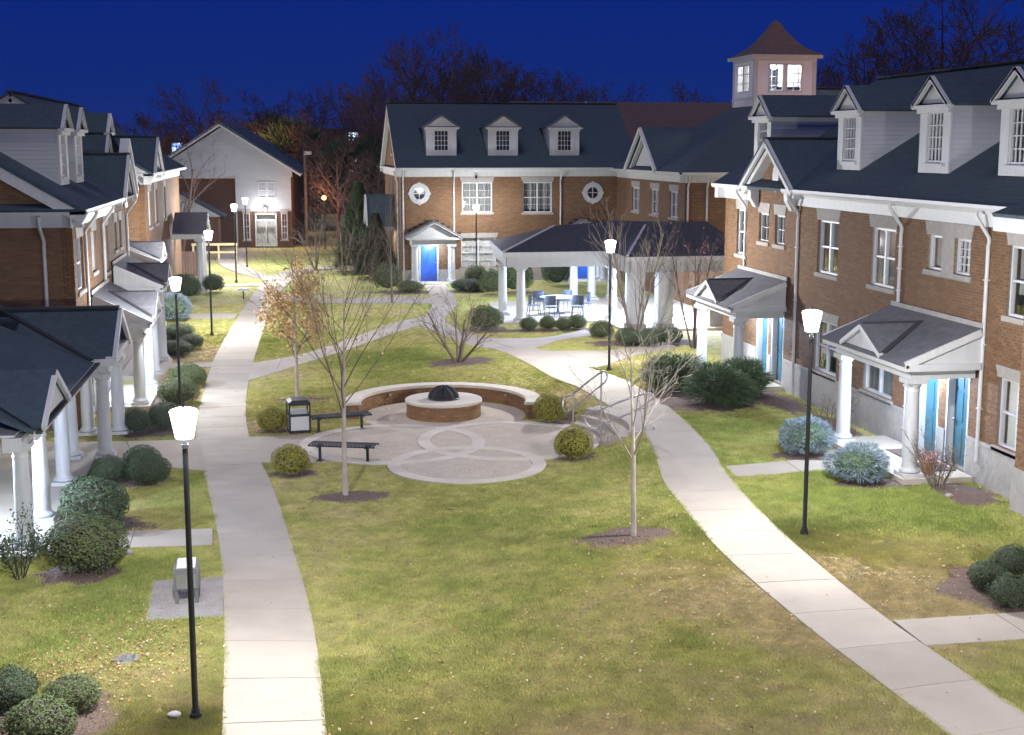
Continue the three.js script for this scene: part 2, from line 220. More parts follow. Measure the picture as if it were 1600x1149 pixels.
// sunken patio of four overlapping circles with pale bands
const PC = { near: [4.17, -31.1, 1.9], far: [4.33, -37.2, 2.33], left: [2.6, -33.74, 2.38], right: [5.62, -33.62, 2.38] };
{
  const circle = (c, r, n = 56) => Array.from({ length: n }, (_, i) => [c[0] + r * Math.cos(i / n * 2 * Math.PI), c[1] + r * Math.sin(i / n * 2 * Math.PI)]);
  const link = [[-1.35, -35.2], [0.9, -35.1], [2.4, -35.6], [2.4, -32], [0.55, -31.9], [-0.75, -32.2]];
  keepOut(link); const core = [[2.6, -31], [5.6, -31], [6.3, -34], [6.2, -36.6], [2.6, -36.6]]; keepOut(core);
  const patio = struct('patio', prismY(link, -0.05, 0.028), M.concrete[0]); obj('paving_centre', prismY(core, -0.05, 0.026), M.aggregate, patio);
  let y = 0.030; const side = [[6.3, -35.3], [8.0, -35.6], [8.2, -33.2], [7.5, -32.2], [6.2, -32.4]]; keepOut(side); obj('paving_link', prismY(side, -0.06, 0.024), M.concrete[2], patio);
  for (const k of ['far', 'left', 'right', 'near']) { const c = PC[k]; keepOut(circle(c, c[2])); obj('paving_circle', prismY(circle(c, c[2] - 0.02), -0.05, y), M.aggregate, patio); y += 0.004; }
  for (const k of ['left', 'right', 'near']) {
    const c = PC[k]; y += 0.004; const s = new THREE.Shape(circle(c, c[2]).map(([a, b]) => new THREE.Vector2(a, -b))); s.holes.push(new THREE.Path(circle(c, c[2] - 0.33).map(([a, b]) => new THREE.Vector2(a, -b))));
    obj('paving_band', new THREE.ExtrudeGeometry(s, { depth: 0.03, bevelEnabled: false }).rotateX(-Math.PI / 2).translate(0, y - 0.03, 0), M.band, patio);
  }
}
// curved steps down from the right-hand walk
{
  const c = PC.right, arc = (r0, r1, a0, a1, n = 14) => { const p = []; for (let i = 0; i <= n; i++) { const a = mix(a0, a1, i / n); p.push([c[0] + r1 * Math.cos(a), c[1] - r1 * Math.sin(a)]); } for (let i = n; i >= 0; i--) { const a = mix(a0, a1, i / n); p.push([c[0] + r0 * Math.cos(a), c[1] - r0 * Math.sin(a)]); } return p; };
  const st = thing('garden_steps', 'curved concrete steps leading down to the round patio', 'steps', [c[0] + 2.5, 0, c[1]]);
  const put = (p, y0, y1, m) => { const o = obj('step', prismY(p, y0, y1), m, st); o.position.set(-c[0] - 2.5, 0, -c[1]); keepOut(p); return o; };
  put(arc(2.36, 3.6, -0.42, 0.62), 0, 0.15, M.concrete[1]); put(arc(2.74, 3.6, -0.42, 0.62), 0.15, 0.29, M.concrete[2]); put(arc(3.10, 3.7, -0.42, 0.66), 0.29, 0.425, M.concrete[0]);
  for (const a of [0.60, -0.40]) {
    const h = thing('handrail', a > 0 ? 'curved steel pipe handrail on the far side of the patio steps' : 'low steel pipe handrail on the near side of the patio steps', 'handrail', [c[0] + 2.4 * Math.cos(a), 0, c[1] - 2.4 * Math.sin(a)], 0, 'handrails of the patio steps');
    const d = V(Math.cos(a), 0, -Math.sin(a)), P = (r, y) => d.clone().multiplyScalar(r).setY(y);
    obj('top_rail', tube([P(-0.42, 0.66), P(-0.36, 0.86), P(-0.2, 0.92), P(0.0, 0.95), P(0.55, 1.2), P(1.15, 1.42), P(1.3, 1.40), P(1.36, 1.26), P(1.28, 1.12), P(1.12, 1.05)], 0.024, 8, 60), M.steel, h);
    obj('lower_rail', tube([P(1.12, 1.05), P(0.55, 0.80), P(0, 0.55), P(-0.3, 0.5), P(-0.42, 0.66)], 0.02, 8, 40), M.steel, h);
    obj('post', cyl(0.024, 0.024, 0, 0.95, 0, 0, 10), M.steel, h); obj('post', cyl(0.024, 0.024, 0.3, 1.41, d.x * 1.12, d.z * 1.12, 10), M.steel, h);
  }
}

// ---------------------------------------------------------------- fire pit and seat wall, brick by brick
const brickTones = [[0.150, 0.074, 0.030], [0.162, 0.083, 0.035], [0.137, 0.065, 0.026], [0.172, 0.092, 0.040], [0.143, 0.073, 0.032]];
const brickMats = brickTones.map((c) => { const m = M.brick.clone(); m.color = lin(...c); return m; });
const pitMats = brickTones.map(([a, b, c]) => { const m = M.brick.clone(); m.color = lin(a * 1.75, b * 1.8, c * 1.85); return m; });
const oneBrick = ready(geo(new THREE.BoxGeometry(0.203, 0.057, 0.09)));
function brickRing(parent, r, y0, courses, a0, a1, seed, face = 1) {
  const n = Math.round(r * Math.abs(a1 - a0) / 0.214), rnd = rngOf(seed);
  for (let c = 0; c < courses; c++) for (let i = 0; i < n; i++) {
    const a = mix(a0, a1, (i + 0.5 + (c % 2) * 0.5) / n), o = obj('brick', oneBrick, pitMats[Math.floor(rnd() * 5)], parent);
    const rr = r - face * 0.045 + 0.003 * (rnd() - 0.5); o.position.set(rr * Math.cos(a), y0 + c * 0.0667 + 0.033, rr * Math.sin(a)); o.rotation.y = Math.PI / 2 - a;
  }
}
{
  const f = thing('fire_pit', 'round brick fire pit with pale stone cap and black fire basket', 'fire pit', [PC.far[0], 0.03, PC.far[1]]);
  obj('core', cyl(1.035, 1.035, 0, 0.40, 0, 0, 48), M.mortar, f);
  brickRing(f, 1.05, 0, 6, 0, 2 * Math.PI, 5);
  const prof = [[0.44, 0.40], [1.07, 0.40], [1.09, 0.415], [1.09, 0.47], [1.075, 0.485], [0.46, 0.485], [0.44, 0.47], [0.44, 0.40]].map((p) => new THREE.Vector2(...p));
  obj('cap', new THREE.LatheGeometry(prof, 64), M.band, f);
  obj('bowl', cyl(0.43, 0.43, 0.38, 0.45, 0, 0, 32), M.black, f);
  for (let k = 0; k < 6; k++) {                                          // leaves of the domed metal cover, like a closed flower
    const g = new THREE.SphereGeometry(0.43, 14, 10, 0, 1.12, 0, Math.PI / 2), q = g.attributes.position; for (let i = 0; i < q.count; i++) { const a = Math.atan2(q.getZ(i), -q.getX(i)), f = clamp(a / 1.12), b = 0.86 + 0.18 * Math.sin(Math.PI * f); q.setXYZ(i, q.getX(i) * b, q.getY(i) * 0.85 * b + 0.49, q.getZ(i) * b); } g.computeVertexNormals(); obj('cover_leaf', g.rotateY(k * Math.PI / 3 + 0.25), M.castIron, f);
  }
  obj('knob', new THREE.SphereGeometry(0.05, 10, 8).translate(0, 0.83, 0), M.black, f);
  obj('rim', new THREE.TorusGeometry(0.43, 0.03, 8, 40).rotateX(Math.PI / 2).translate(0, 0.50, 0), M.black, f);
  const w = thing('seat_wall', 'curved brick seat wall with pale stone cap behind the fire pit', 'wall', [PC.far[0], 0.0, PC.far[1]]);
  const a0 = Math.PI * 0.99, a1 = Math.PI * 2.11, seg = (r0, r1, y0, y1, b0 = a0, b1 = a1) => { const p = []; for (let i = 0; i <= 48; i++) { const a = mix(b0, b1, i / 48); p.push([r1 * Math.cos(a), r1 * Math.sin(a)]); } for (let i = 48; i >= 0; i--) { const a = mix(b0, b1, i / 48); p.push([r0 * Math.cos(a), r0 * Math.sin(a)]); } return prismY(p, y0, y1); };
  obj('core', seg(2.405, 2.72, -0.1, 0.42), M.mortar, w);
  brickRing(w, 2.39, 0.02, 6, a0, a1, 8, -1);
  { const gs = [], m4 = new THREE.Matrix4(); for (let c = 0; c < 6; c++) for (let i = 0; i < 46; i++) { const a = mix(a0, a1, (i + 0.5) / 46), g = new THREE.BoxGeometry(0.203, 0.057, 0.06); m4.makeRotationY(Math.PI / 2 - a).setPosition(2.71 * Math.cos(a), 0.053 + c * 0.0667, 2.71 * Math.sin(a)); gs.push(g.applyMatrix4(m4)); } const b = obj('outer_bricks', gs, brickMats[0], w); b.userData.kind = 'stuff'; }
  for (let k = 0; k < 9; k++) obj('cap_stone', seg(2.33, 2.80, 0.42, 0.50, mix(a0, a1, k / 9) + 0.002 - (k === 0 ? 0.02 : 0), mix(a0, a1, (k + 1) / 9) - 0.002 + (k === 8 ? 0.02 : 0)), M.band, w);
  for (const a of [a0, a1]) for (let c = 0; c < 6; c++) { const o = obj('brick', oneBrick, pitMats[c % 5], w); o.position.set(2.56 * Math.cos(a), 0.053 + c * 0.0667, 2.56 * Math.sin(a)); o.rotation.y = -a; }
  for (const a of [Math.PI * 1.3, Math.PI * 1.82]) obj('wall_light', new THREE.SphereGeometry(0.05, 10, 8).translate(2.35 * Math.cos(a), 0.3, 2.35 * Math.sin(a)), M.stone, w);
}

// ---------------------------------------------------------------- lamp posts
function lampPost(x, z, label, hgt = 4.0, I = LAMP_I) {
  const y = terr(x, z), t = thing('lamp_post', label, 'lamp post', [x, y, z], 0, 'lamp posts along the walks');
  obj('base', [cyl(0.085, 0.075, 0, 0.10), cyl(0.06, 0.055, 0.10, 0.16)], M.black, t);
  obj('pole', [cyl(0.042, 0.036, 0.16, hgt - 0.22), cyl(0.045, 0.045, hgt - 0.30, hgt - 0.25), cyl(0.034, 0.034, hgt - 0.22, hgt - 0.173)], M.black, t);
  const lan = obj('lantern_glass', new THREE.CylinderGeometry(0.18, 0.115, 0.34, 20, 1).translate(0, hgt, 0), M.lamp, t, false);
  obj('lantern_top', new THREE.LatheGeometry([[0.185, 0], [0.17, 0.025], [0.1, 0.05], [0.0, 0.058]].map((p) => new THREE.Vector2(...p)), 20).translate(0, hgt + 0.171, 0), M.lamp, lan, false); obj('finial', cyl(0.02, 0.008, hgt + 0.22, hgt + 0.29, 0, 0, 8), M.black, lan);
  pointLight(t, 0, hgt + 0.06, 0, LAMP_C, I, 5);
}
lampPost(-1.33, -17.35, 'tall black lamp post nearest on the left, beside the metal utility box', 4.0, 135);
lampPost(-3.11, -39.5, 'black lamp post on the left walk beside the covered entrance', 3.64, 55);
lampPost(-2.96, -54.7, 'black lamp post on the left walk with its lantern before the brown fence');
lampPost(-2.6, -73.7, 'distant black lamp post, left one of the pair before the white gabled house');
lampPost(-2.27, -83.25, 'distant black lamp post, right one of the pair before the white gabled house');
lampPost(9.37, -22.87, 'black lamp post on the right lawn in front of the blue globe spruces', 4.0, 135);
lampPost(10.24, -41.72, 'black lamp post at the fork of the walk before the pavilion', 4.0, 165);
lampPost(9.85, -69.36, 'black lamp post before the north house between the blue door and the pavilion', 4.0, 66);
lampPost(10.6, -8.5, 'black lamp post on the right walk behind the viewpoint', 4.0, 190);

// ---------------------------------------------------------------- building kit
const ID = new THREE.Matrix4();
function wall(parent, outline, openings, M4, opt = {}) {                 // a brick wall with holes; x to the right and z outward as seen from outside
  const th = opt.th ?? 0.28, holes = openings.map((o) => [[o[0], o[2]], [o[1], o[2]], [o[1], o[3]], [o[0], o[3]]].reverse());
  const w = obj('wall', prismZ(outline, -th, 0, holes).applyMatrix4(M4), opt.mat || M.mortar, parent);
  if (opt.plain) return w;
  const rnd = rngOf(opt.seed || 1), items = [], ys = outline.map((p) => p[1]), y0 = opt.brickFrom ?? Math.min(...ys), y1 = opt.brickTo ?? Math.max(...ys);
  const blocked = [...openings, ...(opt.block || [])];
  for (let c = 0, y = y0; y + 0.0667 <= y1 + 1e-3; c++, y += 0.0667) {
    const ym = y + 0.033, xs = []; for (let i = 0; i < outline.length; i++) { const a = outline[i], b = outline[(i + 1) % outline.length]; if ((a[1] > ym) !== (b[1] > ym)) xs.push(a[0] + (b[0] - a[0]) * (ym - a[1]) / (b[1] - a[1])); }
    if (xs.length < 2) continue; let iv = [[Math.min(...xs), Math.max(...xs)]];
    for (const o of blocked) if (ym > o[2] && ym < o[3]) iv = iv.flatMap(([a, b]) => (o[1] <= a || o[0] >= b ? [[a, b]] : [[a, Math.max(a, o[0])], [Math.min(b, o[1]), b]].filter((q) => q[1] - q[0] > 0.03)));
    for (const [a, b] of iv) { let x = Math.floor((a - 0.1) / 0.215) * 0.215 + (c % 2) * 0.1075 - 0.215; for (; x < b; x += 0.215) { const p = Math.max(a, x + 0.006), q = Math.min(b, x + 0.209); if (q - p > 0.02) items.push([(p + q) / 2, ym, q - p]); } }
  }
  const g = ready(geo(new THREE.BoxGeometry(1, 0.057, 0.03))), im = new THREE.InstancedMesh(g, M.brick, items.length), m = new THREE.Matrix4(), col = new THREE.Color(), tint = opt.tint || [1, 1, 1];
  items.forEach(([x, y, w_], i) => { m.makeScale(w_, 1, 1).setPosition(x, y, -0.006 + 0.003 * rnd()).premultiply(M4); im.setMatrixAt(i, m); const t = brickTones[Math.floor(rnd() * 5)], k = 0.9 + 0.18 * rnd(); im.setColorAt(i, col.setRGB(t[0] * k * tint[0], t[1] * k * tint[1], t[2] * k * tint[2])); });
  im.name = 'brickwork'; im.userData.kind = 'stuff'; im.castShadow = im.receiveShadow = true; w.add(im); return w;
}
const X4 = (list, M4) => list.map((g) => g.applyMatrix4(M4));
function windowUnit(parent, [x0, x1, y0, y1], M4, opt = {}) {
  const f = 0.058, z0 = -0.15, z1 = -0.06, gs = [bx(x0, x0 + f, y0, y1, z0, z1), bx(x1 - f, x1, y0, y1, z0, z1), bx(x0 + f, x1 - f, y0, y0 + f, z0, z1), bx(x0 + f, x1 - f, y1 - f, y1, z0, z1)];
  const xm = (x0 + x1) / 2, ym = (y0 + y1) / 2, bays = opt.double ? [[x0 + f, xm - 0.036], [xm + 0.036, x1 - f]] : [[x0 + f, x1 - f]];
  if (opt.double) gs.push(bx(xm - 0.036, xm + 0.036, y0 + f, y1 - f, z0, z1));
  for (const [a, b] of bays) {
    if (opt.rail !== false) gs.push(bx(a, b, ym - 0.025, ym + 0.025, z0 + 0.01, z1 - 0.015));
    if (opt.grid) { const [nx, ny] = opt.grid; for (let i = 1; i < nx; i++) { const x = mix(a, b, i / nx); gs.push(bx(x - 0.011, x + 0.011, y0 + f, y1 - f, z0 + 0.03, z1 - 0.02)); } for (let j = 1; j < ny; j++) { const y = mix(y0 + f, y1 - f, j / ny); gs.push(bx(a, b, y - 0.011, y + 0.011, z0 + 0.032, z1 - 0.022)); } }
  }
  const w = obj('window', X4(gs, M4), M.sash, parent); if (opt.label) w.userData.label = opt.label;
  for (const [a, b] of bays) obj('pane', X4([bx(a, b, y0 + f, y1 - f, z0 + 0.038, z0 + 0.044)], M4), M.glass, w);
  if (opt.blind) {
    const yb = mix(y0, y1, opt.drop || 0); let gs2 = [];
    if (opt.blind === M.blind) for (let y = yb; y < y1; y += 0.055) gs2.push(bx(x0, x1, -0.003, 0.003, -0.03, 0.03).rotateX(0.95).translate(0, y, -0.25));       // tilted slats
    else if (opt.blind === M.curtain) { const n = Math.max(10, Math.round((x1 - x0) / 0.03)), p = []; for (let i = 0; i <= n; i++) p.push([mix(x0, x1, i / n), -0.28 + 0.028 * Math.sin(i * 1.15) + 0.012 * Math.sin(i * 0.37)]); gs2 = [prismY([...p, ...p.slice().reverse().map(([x, z]) => [x, z - 0.006])].reverse(), yb, y1)]; }   // hung in folds
    else gs2 = [bx(x0, x1, yb, y1, -0.30, -0.285)];
    obj('blind', X4(gs2, M4), opt.blind, w);
  }
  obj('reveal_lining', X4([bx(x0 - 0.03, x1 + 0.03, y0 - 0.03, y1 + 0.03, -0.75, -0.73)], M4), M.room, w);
  if (opt.sill !== false) obj('sill', X4([bx(x0 - 0.08, x1 + 0.08, y0 - 0.11, y0 - 0.001, -0.1, 0.06)], M4), M.stone, w);
  if (opt.lintel !== false) { const H = opt.lintelH || 0.31; obj('lintel', X4([prismZ([[x0 - 0.02, y1 + 0.001], [x1 + 0.02, y1 + 0.001], [x1 + 0.12, y1 + H], [x0 - 0.12, y1 + H]], -0.1, 0.035)], M4), M.stone, w); }
  return w;
}
function doorUnit(parent, [x0, x1, y0, y1], M4, material, depth = 0.34, hand = 1) {
  const d = obj('door', X4([bx(x0 + 0.07, x1 - 0.07, y0, y1 - 0.06, -depth - 0.05, -depth)], M4), material, parent), W = x1 - x0 - 0.14;
  for (const [a, b] of [[0.10, 0.45], [0.55, 0.90]]) for (const [c, e] of [[0.08, 0.40], [0.46, 0.78], [0.83, 0.95]]) obj('panel', X4([bx(x0 + 0.07 + W * a, x0 + 0.07 + W * b, mix(y0, y1 - 0.06, c), mix(y0, y1 - 0.06, e), -depth, -depth + 0.014)], M4), material, d);
  obj('frame', X4([bx(x0, x0 + 0.07, y0, y1, -depth - 0.06, 0.02), bx(x1 - 0.07, x1, y0, y1, -depth - 0.06, 0.02), bx(x0 + 0.07, x1 - 0.07, y1 - 0.06, y1, -depth - 0.06, 0.02)], M4), M.white, d);
  obj('handle', X4([new THREE.SphereGeometry(0.035, 10, 8).translate(hand > 0 ? x1 - 0.15 : x0 + 0.15, y0 + 1.0, -depth + 0.05)], M4), M.brass, d); return d;
}
function downspout(parent, x, yTop, yBot, wOut, out = 0.05) {
  obj('downspout', [tube([V(x, yTop, wOut), V(x, yTop - 0.14, wOut), V(x, yTop - 0.58, out), V(x, yTop - 0.75, out)], 0.045, 8, 24), cyl(0.045, 0.045, yBot, yTop - 0.73, x, out, 8), ...[0.25, 0.55, 0.85].map((k) => bx(x - 0.06, x + 0.06, mix(yBot, yTop - 0.8, k), mix(yBot, yTop - 0.8, k) + 0.03, 0, out + 0.05))], M.white, parent);
}
function cornice(parent, x0, x1, yE, M4 = ID) {                          // entablature and gutter under an eave at height yE
  obj('cornice', X4([prismX([[0.004, yE - 0.46], [0.05, yE - 0.46], [0.05, yE - 0.20], [0.10, yE - 0.20], [0.14, yE - 0.13], [0.30, yE - 0.11], [0.30, yE - 0.03], [0.004, yE - 0.03]], x0, x1)], M4), M.white, parent);
  obj('gutter', X4([prismX([[0.302, yE - 0.12], [0.38, yE - 0.12], [0.43, yE - 0.06], [0.43, yE + 0.012], [0.41, yE + 0.012], [0.40, yE - 0.04], [0.302, yE - 0.04]], x0, x1)], M4), M.sash, parent);
}
function dormer(parent, u, eY, wF = -0.6, W = 1.45, opt = {}) {
  const s = 0.6, yr = (w) => eY + (0.4 - w) * s, yb = yr(wF), yt = eY + 2.16, wb = (y) => 0.4 - (y - eY) / s, h = W / 2, py = eY + 2.82;
  const d = obj('dormer', [prismX([[wF, yb], [wF, yt], [wb(yt), yt]], u - h, u - h + 0.1), prismX([[wF, yb], [wF, yt], [wb(yt), yt]], u + h - 0.1, u + h)], M.siding, parent);
  const a = u - 0.40, b = u + 0.40, y0 = yb + 0.22, y1 = yt - 0.16;
  obj('front_frame', [bx(u - h - 0.02, a, yb - 0.02, yt, wF, wF + 0.06), bx(b, u + h + 0.02, yb - 0.02, yt, wF, wF + 0.06), bx(a, b, yb - 0.02, y0, wF, wF + 0.06), bx(a, b, y1, yt, wF, wF + 0.06), bx(a - 0.1, b + 0.1, y0 - 0.08, y0 - 0.02, wF + 0.06, wF + 0.1)], M.white, d);
  const f = 0.05, gs = [bx(a, a + f, y0, y1, wF - 0.04, wF + 0.03), bx(b - f, b, y0, y1, wF - 0.04, wF + 0.03), bx(a + f, b - f, y0, y0 + f, wF - 0.04, wF + 0.03), bx(a + f, b - f, y1 - f, y1, wF - 0.04, wF + 0.03)];
  for (let i = 1; i < 4; i++) { const x = mix(a + f, b - f, i / 4), y = mix(y0 + f, y1 - f, i / 4); gs.push(bx(x - 0.012, x + 0.012, y0 + f, y1 - f, wF - 0.01, wF + 0.02), bx(a + f, b - f, y - 0.012, y + 0.012, wF - 0.012, wF + 0.018)); }
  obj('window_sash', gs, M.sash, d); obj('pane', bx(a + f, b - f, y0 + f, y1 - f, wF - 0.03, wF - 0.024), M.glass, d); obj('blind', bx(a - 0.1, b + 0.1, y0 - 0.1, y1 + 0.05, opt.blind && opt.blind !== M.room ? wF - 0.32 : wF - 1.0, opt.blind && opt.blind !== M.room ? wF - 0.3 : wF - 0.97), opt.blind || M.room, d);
  const o = h + 0.17, wO = wF + 0.24;
  obj('dormer_roof', [slab([V(u - o, yt - 0.0, wO), V(u, py, wO), V(u, py, wb(py) + 0.05), V(u - o, yt, wb(yt))], 0.06), slab([V(u + o, yt, wO), V(u, py, wO), V(u, py, wb(py) + 0.05), V(u + o, yt, wb(yt))], 0.06)], M.shingle, d);
  const k = (py - yt) / o;
  obj('pediment', [prismZ([[u - h, yt + 0.06], [u + h, yt + 0.06], [u, yt + 0.06 + h * k]].map(([x, y]) => [x, y - 0.03]), wF + 0.02, wF + 0.06), bx(u - o + 0.02, u + o - 0.02, yt - 0.1, yt - 0.01, wF + 0.06, wO - 0.01), bx(u - h - 0.05, u + h + 0.05, yt - 0.2, yt - 0.1, wF + 0.06, wO - 0.09),
    bar(V(u - o, yt - 0.05, wO - 0.05), V(u, py - 0.05, wO - 0.05), 0.1, 0.1), bar(V(u + o, yt - 0.05, wO - 0.05), V(u, py - 0.05, wO - 0.05), 0.1, 0.1)], M.white, d);
  return d;
}
function gableRoof(parent, x0, x1, eY, D, opt = {}) {                    // ridge along local x, front eave over local z = 0.4
  const s = 0.6, wr = -D / 2, ry = eY + (0.4 - wr) * s, m = opt.mat || M.shingle, ov = opt.ov ?? 0.35, A = x0 - (opt.ov0 ?? ov), B = x1 + (opt.ov1 ?? ov);
  const r = obj('roof', [slab([V(A, eY, 0.4), V(B, eY, 0.4), V(B, ry, wr), V(A, ry, wr)], 0.1), slab([V(A, eY, -D - 0.4), V(B, eY, -D - 0.4), V(B, ry, wr), V(A, ry, wr)], 0.1)], m, parent);
  obj('ridge_cap', [bar(V(A, ry + 0.01, wr), V(B, ry + 0.01, wr), 0.3, 0.05)], M.ridge, r); return ry;
}
function crossGable(parent, u, half, eY, peak, opt = {}) {               // a gable facing the front over a bay
  const s = 0.6, wb = 0.4 - (peak - eY) / s, wf = opt.wf ?? 0.45, k = (peak - eY) / half;
  const g = obj('gable_roof', [slab([V(u - half, eY + 0.01, wf), V(u, peak, wf), V(u, peak, wb), V(u - half, eY + 0.01, 0.36)], 0.07), slab([V(u + half, eY + 0.01, wf), V(u, peak, wf), V(u, peak, wb), V(u + half, eY + 0.01, 0.36)], 0.07)], M.shingle, parent);
  obj('ridge_cap', bar(V(u, peak + 0.015, wf - 0.02), V(u, peak + 0.015, wb), 0.2, 0.04), M.ridge, g);
  obj('rake_trim', [-1, 1].flatMap((q) => [bar(V(u + q * half, eY - 0.10, wf - 0.05), V(u, peak - 0.10, wf - 0.05), 0.09, 0.2), bar(V(u + q * (half - 0.1), eY - 0.20, 0.15), V(u, peak - 0.32, 0.15), 0.32, 0.16)]), M.white, g);
  return g;
}
const colMat = M.white, colGeo = (H) => {
  const p = [[0.0, 0.08], [0.215, 0.08], [0.225, 0.11], [0.215, 0.15], [0.185, 0.165], [0.18, 0.19], [0.165, 0.22], [0.165, H * 0.35], [0.14, H - 0.30], [0.155, H - 0.29], [0.155, H - 0.265], [0.14, H - 0.255], [0.14, H - 0.19], [0.165, H - 0.175], [0.19, H - 0.12], [0.19, H - 0.10], [0, H - 0.10]];
  return new THREE.LatheGeometry(p.map((q) => new THREE.Vector2(...q)), 24);
};
function column(parent, x, z, y0, H, k = 1) {
  const c = obj('column', colGeo(H), colMat, parent); c.position.set(x, y0, z); c.scale.set(k, 1, k);
  obj('plinth', bx(-0.235, 0.235, 0, 0.08, -0.235, 0.235), colMat, c); obj('capital', bx(-0.22, 0.22, H - 0.10, H, -0.22, 0.22), colMat, c); return c;
}
function ceilingLight(parent, x, y, z, I, c = PORCH_C) {
  const l = obj('ceiling_light', [new THREE.SphereGeometry(0.12, 16, 8, 0, Math.PI * 2, Math.PI / 2, Math.PI / 2).scale(1, 0.7, 1).translate(x, y, z), cyl(0.14, 0.14, y, y + 0.03, x, z)], M.porchLamp, parent, false); pointLight(parent, x, y - 0.16, z, c, I, 5); return l;
}
// an entrance porch: lean-to roof with a little gable, two columns, half-gable side panels. Local x along the wall, z outward, the wall at z = 0
function porch(label, pos, turn, { W = 4.2, D = 1.75, floor = 0.15, eave = 2.55, top = 3.35, I = 14, group = 'entrance porches', base = 0 }) {
  const t = thing('entrance_porch', label, 'porch', pos, turn, group), h = W / 2, k = (top - eave) / D, cz = D - 0.42, H = eave - 0.34 - floor;
  obj('porch_floor', [bx(-h + 0.05, h - 0.05, base - 0.3, floor, 0.02, D - 0.12)], M.concrete[2], t);
  for (const s of [-1, 1]) column(t, s * (h - 0.42), cz, floor, H);
  obj('beam', [bx(-h + 0.2, h - 0.2, eave - 0.34, eave - 0.12, cz - 0.17, cz + 0.17), bx(-h + 0.2, -h + 0.52, eave - 0.34, eave - 0.12, 0.01, cz - 0.17), bx(h - 0.52, h - 0.2, eave - 0.34, eave - 0.12, 0.01, cz - 0.17)], M.white, t);
  obj('fascia', [bx(-h - 0.02, h + 0.02, eave - 0.13, eave + 0.0, D - 0.09, D - 0.01), bx(-h - 0.03, -h + 0.1, eave - 0.13, eave + 0.02, 0.01, D - 0.09), bx(h - 0.1, h + 0.03, eave - 0.13, eave + 0.02, 0.01, D - 0.09)], M.white, t);
  obj('ceiling', bx(-h + 0.1, h - 0.1, eave - 0.118, eave - 0.09, 0.01, D - 0.1), M.soffit, t);
  const gw = 1.05, gp = top - 0.12, r = obj('porch_roof', [slab([V(-h, eave + 0.03, D + 0.05), V(h, eave + 0.03, D + 0.05), V(h, top + 0.02, 0.01), V(-h, top + 0.02, 0.01)], 0.06),
    slab([V(-gw, eave + 0.10, D + 0.06), V(0, gp, D + 0.06), V(0, gp, (top - gp) / k), V(-gw, eave + 0.10, D - 0.1)], 0.05), slab([V(gw, eave + 0.10, D + 0.06), V(0, gp, D + 0.06), V(0, gp, (top - gp) / k), V(gw, eave + 0.10, D - 0.1)], 0.05)], M.porchShingle, t);
  for (const s of [-1, 1]) obj('valley_flashing', bar(V(s * gw, eave + 0.12, D - 0.05), V(0, gp + 0.03, (top - gp) / k + 0.02), 0.13, 0.02), M.ridge, r); obj('ridge_cap', bar(V(0, gp + 0.012, D), V(0, gp + 0.012, (top - gp) / k), 0.09, 0.03), M.ridge, r);
  obj('pediment', [prismZ([[-gw + 0.16, eave + 0.06], [gw - 0.16, eave + 0.06], [0, gp - 0.14]], D - 0.08, D - 0.03), ...[-1, 1].map((s) => bar(V(s * gw, eave + 0.04, D + 0.02), V(0, gp - 0.07, D + 0.02), 0.09, 0.1))], M.white, t);
  for (const s of [-1, 1]) { const x = s * (h - 0.06); obj('side_panel', [prismX([[0.01, eave], [D - 0.15, eave], [0.01, top - 0.12]], x - 0.02, x + 0.02), bar(V(s * (h - 0.01), eave + 0.0, D - 0.02), V(s * (h - 0.01), top - 0.08, 0.03), 0.06, 0.15)], M.white, t); }
  obj('wall_flashing', bx(-h, h, top + 0.01, top + 0.12, 0.003, 0.03), M.stone, t);
  if (I) ceilingLight(t, 0, eave - 0.13, D * 0.5, I);
  return t;
}

